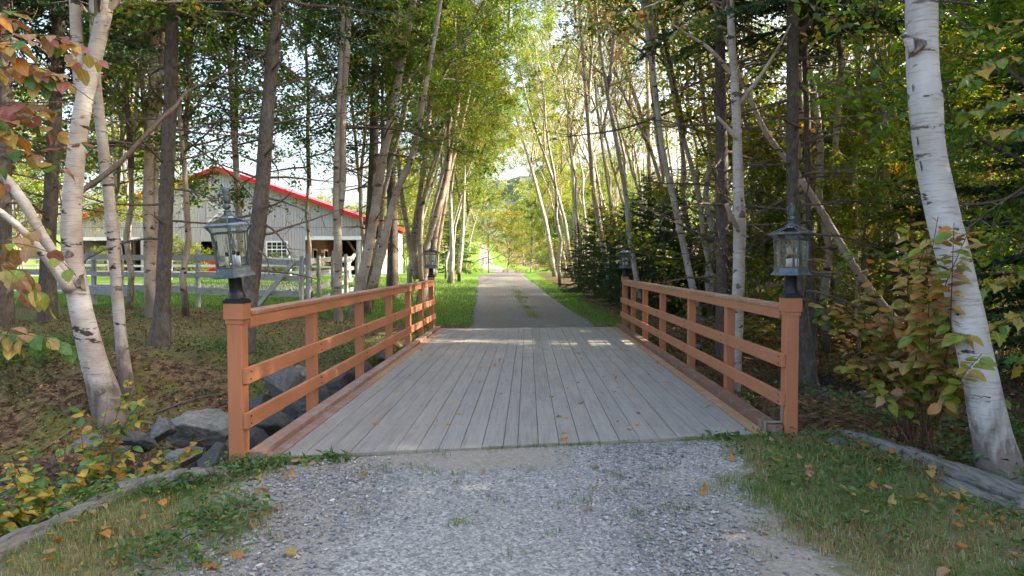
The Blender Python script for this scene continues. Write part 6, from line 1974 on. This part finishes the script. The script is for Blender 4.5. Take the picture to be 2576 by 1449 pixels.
def plants(n, x0, x1, y0, y1, dens, size, label, tmean=.45, hgt=.12):
    P = scatter(n, x0, x1, y0, y1, dens, 1)
    k = 9
    off = grg.normal(size=(len(P), k, 3)) * np.array([.07, .07, .03]); off[..., 2] = np.abs(off[..., 2]) + grg.uniform(.02, hgt, (len(P), k))
    C = (P[:, None, :] + off).reshape(-1, 3)
    V, Q = leaf_quads(C, size, grg, 1.0, .1, .55)
    tn = np.clip(np.repeat(grg.beta(2, 2.5, len(P)) + tmean - .45, k) + grg.normal(size=len(C)) * .12, 0, 1)
    return tag(MB().add(V, Q, qa=tn).build('ground_cover', M['weed'], None, False, True), label, 'ground cover', kind='stuff')
plants(5200, -9, -2.4, 6.2, 12.5, lambda x, y: bank(x, y) * np.clip(.3 + 2.2 * vnoise(x, y, .8, 41), 0, 1), .055, 'green ground cover on the left bank')
plants(4200, 2.5, 12, 6.5, 18, lambda x, y: bank(x, y) * np.clip(.25 + 2.0 * vnoise(x, y, .7, 42), 0, 1), .06, 'green ground cover on the right bank', hgt=.2)
plants(420, 2.9, 6, 3.2, 6.4, lambda x, y: (x > 3.35) * 1.0, .06, 'leafy weeds behind the right-hand log', hgt=.22)
plants(260, -4.2, -2.8, 3.0, 5.2, lambda x, y: 1.0 + 0 * x, .055, 'weeds behind the left-hand log')
plants(300, -2.75, -1.3, 3.3, 5.4, lambda x, y: (verge(x, y) > .1) * (vnoise(x, y, 2.2, 43) > -.05), .05, 'broad-leaved weeds in the left verge', hgt=.05)
plants(110, 1.6, 3.2, 3.3, 6.2, lambda x, y: (verge(x, y) > .1) * 1.0, .045, 'broad-leaved weeds in the right verge', hgt=.05)
for cx, cy in ((-1.85, 5.22), (-1.55, 5.28), (1.75, 6.02), (-2.0, 5.05)):
    C = np.array([cx, cy, .03]) + np.random.default_rng(int(cx * 100) + 500).normal(size=(40, 3)) * np.array([.09, .05, .02])
    C[:, 2] = np.abs(C[:, 2])
    V, Q = leaf_quads(C, .09, grg, .5, -.6, .35)
    tag(MB().add(V, Q, qa=np.clip(grg.normal(.5, .2, 40), 0, 1)).build('ground_cover', M['weed'], None, False, True), 'rosettes of weeds at the corner of the deck', 'ground cover', kind='stuff')

for (a_, b_, Y_, lab) in (((205, 905), (330, 985), 9.0, 'thin dead stick on the slope beside the forked birch'), ((385, 925), (560, 905), 9.4, 'crooked fallen stick on the bank above the pale boulder'), ((2005, 905), (2076, 931), 9.6, 'short white fallen branch right of the upright lantern post'),
        ((640, 960), (700, 930), 9.8, 'bent stick among the boulders under the rail'), ((100, 940), (210, 1010), 8.6, 'dark stick on the slope left of the forked birch'), ((2150, 1060), (2330, 1000), 8.4, 'long grey stick across the cobbles'), ((1100, 1100), (1130, 1120), 6.4, 'small twig on the deck')):
    if Y_ == 6.4: continue
    pa, pb = at(a_[0], a_[1], Y_), at(b_[0], b_[1], Y_ + .5)
    pa.z, pb.z = Hs(pa.x, pa.y) + .03, Hs(pb.x, pb.y) + .05
    O = pa.copy(); pm = (pb - pa) * .5 + Vector((.05, .1, .06))
    st = MB().tube(resample([Vector((0, 0, 0)), pm, pb - pa], [1] * 3, .08)[0], .028 if 'white' in lab else .014, 7, .08, np.random.default_rng(5)).build('stick', M['birch' if 'white' in lab else 'twig'], None, True)
    st.location = O
    tag(st, lab, 'stick', 'fallen sticks')
# loose stones of the near gravel
def gravel(n, dens, smin, smax, label, y0=3.0, y1=6.0):
    x = grg.uniform(-2.1, 2.1, n); y = grg.uniform(y0, y1, n)
    ok = (np.abs(x + .2) < lerp(y, NEAR_HALF) - .28 + .35 * grg.random(n) ** 2 + .3 * vnoise(x, y, 2.2, 55)) & (y < deck_near(x) - .05) & (grg.random(n) < dens(x, y))
    x, y = x[ok], y[ok]
    n = len(x)
    s_ = smin + (smax - smin) * grg.beta(1.1, 4, n)
    base = np.array([(1, 0, 0), (-1, 0, 0), (0, 1, 0), (0, -1, 0), (0, 0, 1), (0, 0, -1)], float)
    F = np.array([(0, 2, 4), (2, 1, 4), (1, 3, 4), (3, 0, 4), (2, 0, 5), (1, 2, 5), (3, 1, 5), (0, 3, 5)])
    a = grg.uniform(0, 6.283, n)
    V = base[None] * (1 + grg.normal(size=(n, 6, 1)) * .28) + grg.normal(size=(n, 6, 3)) * .22
    V *= s_[:, None, None] * np.array([.5, .42, .30])
    ca, sa = np.cos(a)[:, None], np.sin(a)[:, None]
    X = V[..., 0] * ca - V[..., 1] * sa + x[:, None]; Yv = V[..., 0] * sa + V[..., 1] * ca + y[:, None]
    Z = V[..., 2] + (.008 + s_ * .08)[:, None]
    T = (np.arange(n)[:, None, None] * 6 + F[None]).reshape(-1, 3)
    tn = np.repeat(np.clip(grg.beta(2, 2.4, n), 0, 1), 8)
    return tag(MB().add(np.stack([X, Yv, Z], -1).reshape(-1, 3), None, T, ta=tn).build('gravel', M['chips'], None, False, True), label, 'gravel', kind='stuff')
t = NT('gravel_chip')
a = t.n('Attribute', attribute_name='tint')
M['chips'] = t.pbr(t.ramp(a.outputs['Fac'], [(0, (.09, .09, .09)), (.35, (.215, .21, .205)), (.6, (.295, .285, .265)), (.8, (.36, .352, .34)), (1, (.55, .535, .51))]), .9, spec=.2)
gravel(52000, lambda x, y: np.clip(.5 + 1.5 * vnoise(x, y, 1.4, 51) - .6 * sm((y - 4.9 - .15 * x) / .4) * (x < .2), .06, 1), .006, .052, 'loose grey stone chips on the near drive')

# where several trees would share a label, say which one by its order across the picture
ORD = ['first', 'second', 'third', 'fourth', 'fifth', 'sixth', 'seventh', 'eighth', 'ninth', 'tenth', 'eleventh', 'twelfth', 'thirteenth', 'fourteenth']
bylab = {}
for o in COL.objects:
    if o.parent is None and o.get('category') in ('tree', 'sapling', 'bush') and o.get('label'):
        bylab.setdefault(o['label'], []).append(o)
for lab, obs in bylab.items():
    if 2 <= len(obs) <= 14:
        obs.sort(key=lambda q: q.location.x / max(q.location.y, .5))
        for i, o in enumerate(obs):
            o['label'] = lab + ', %s from left' % ORD[i]
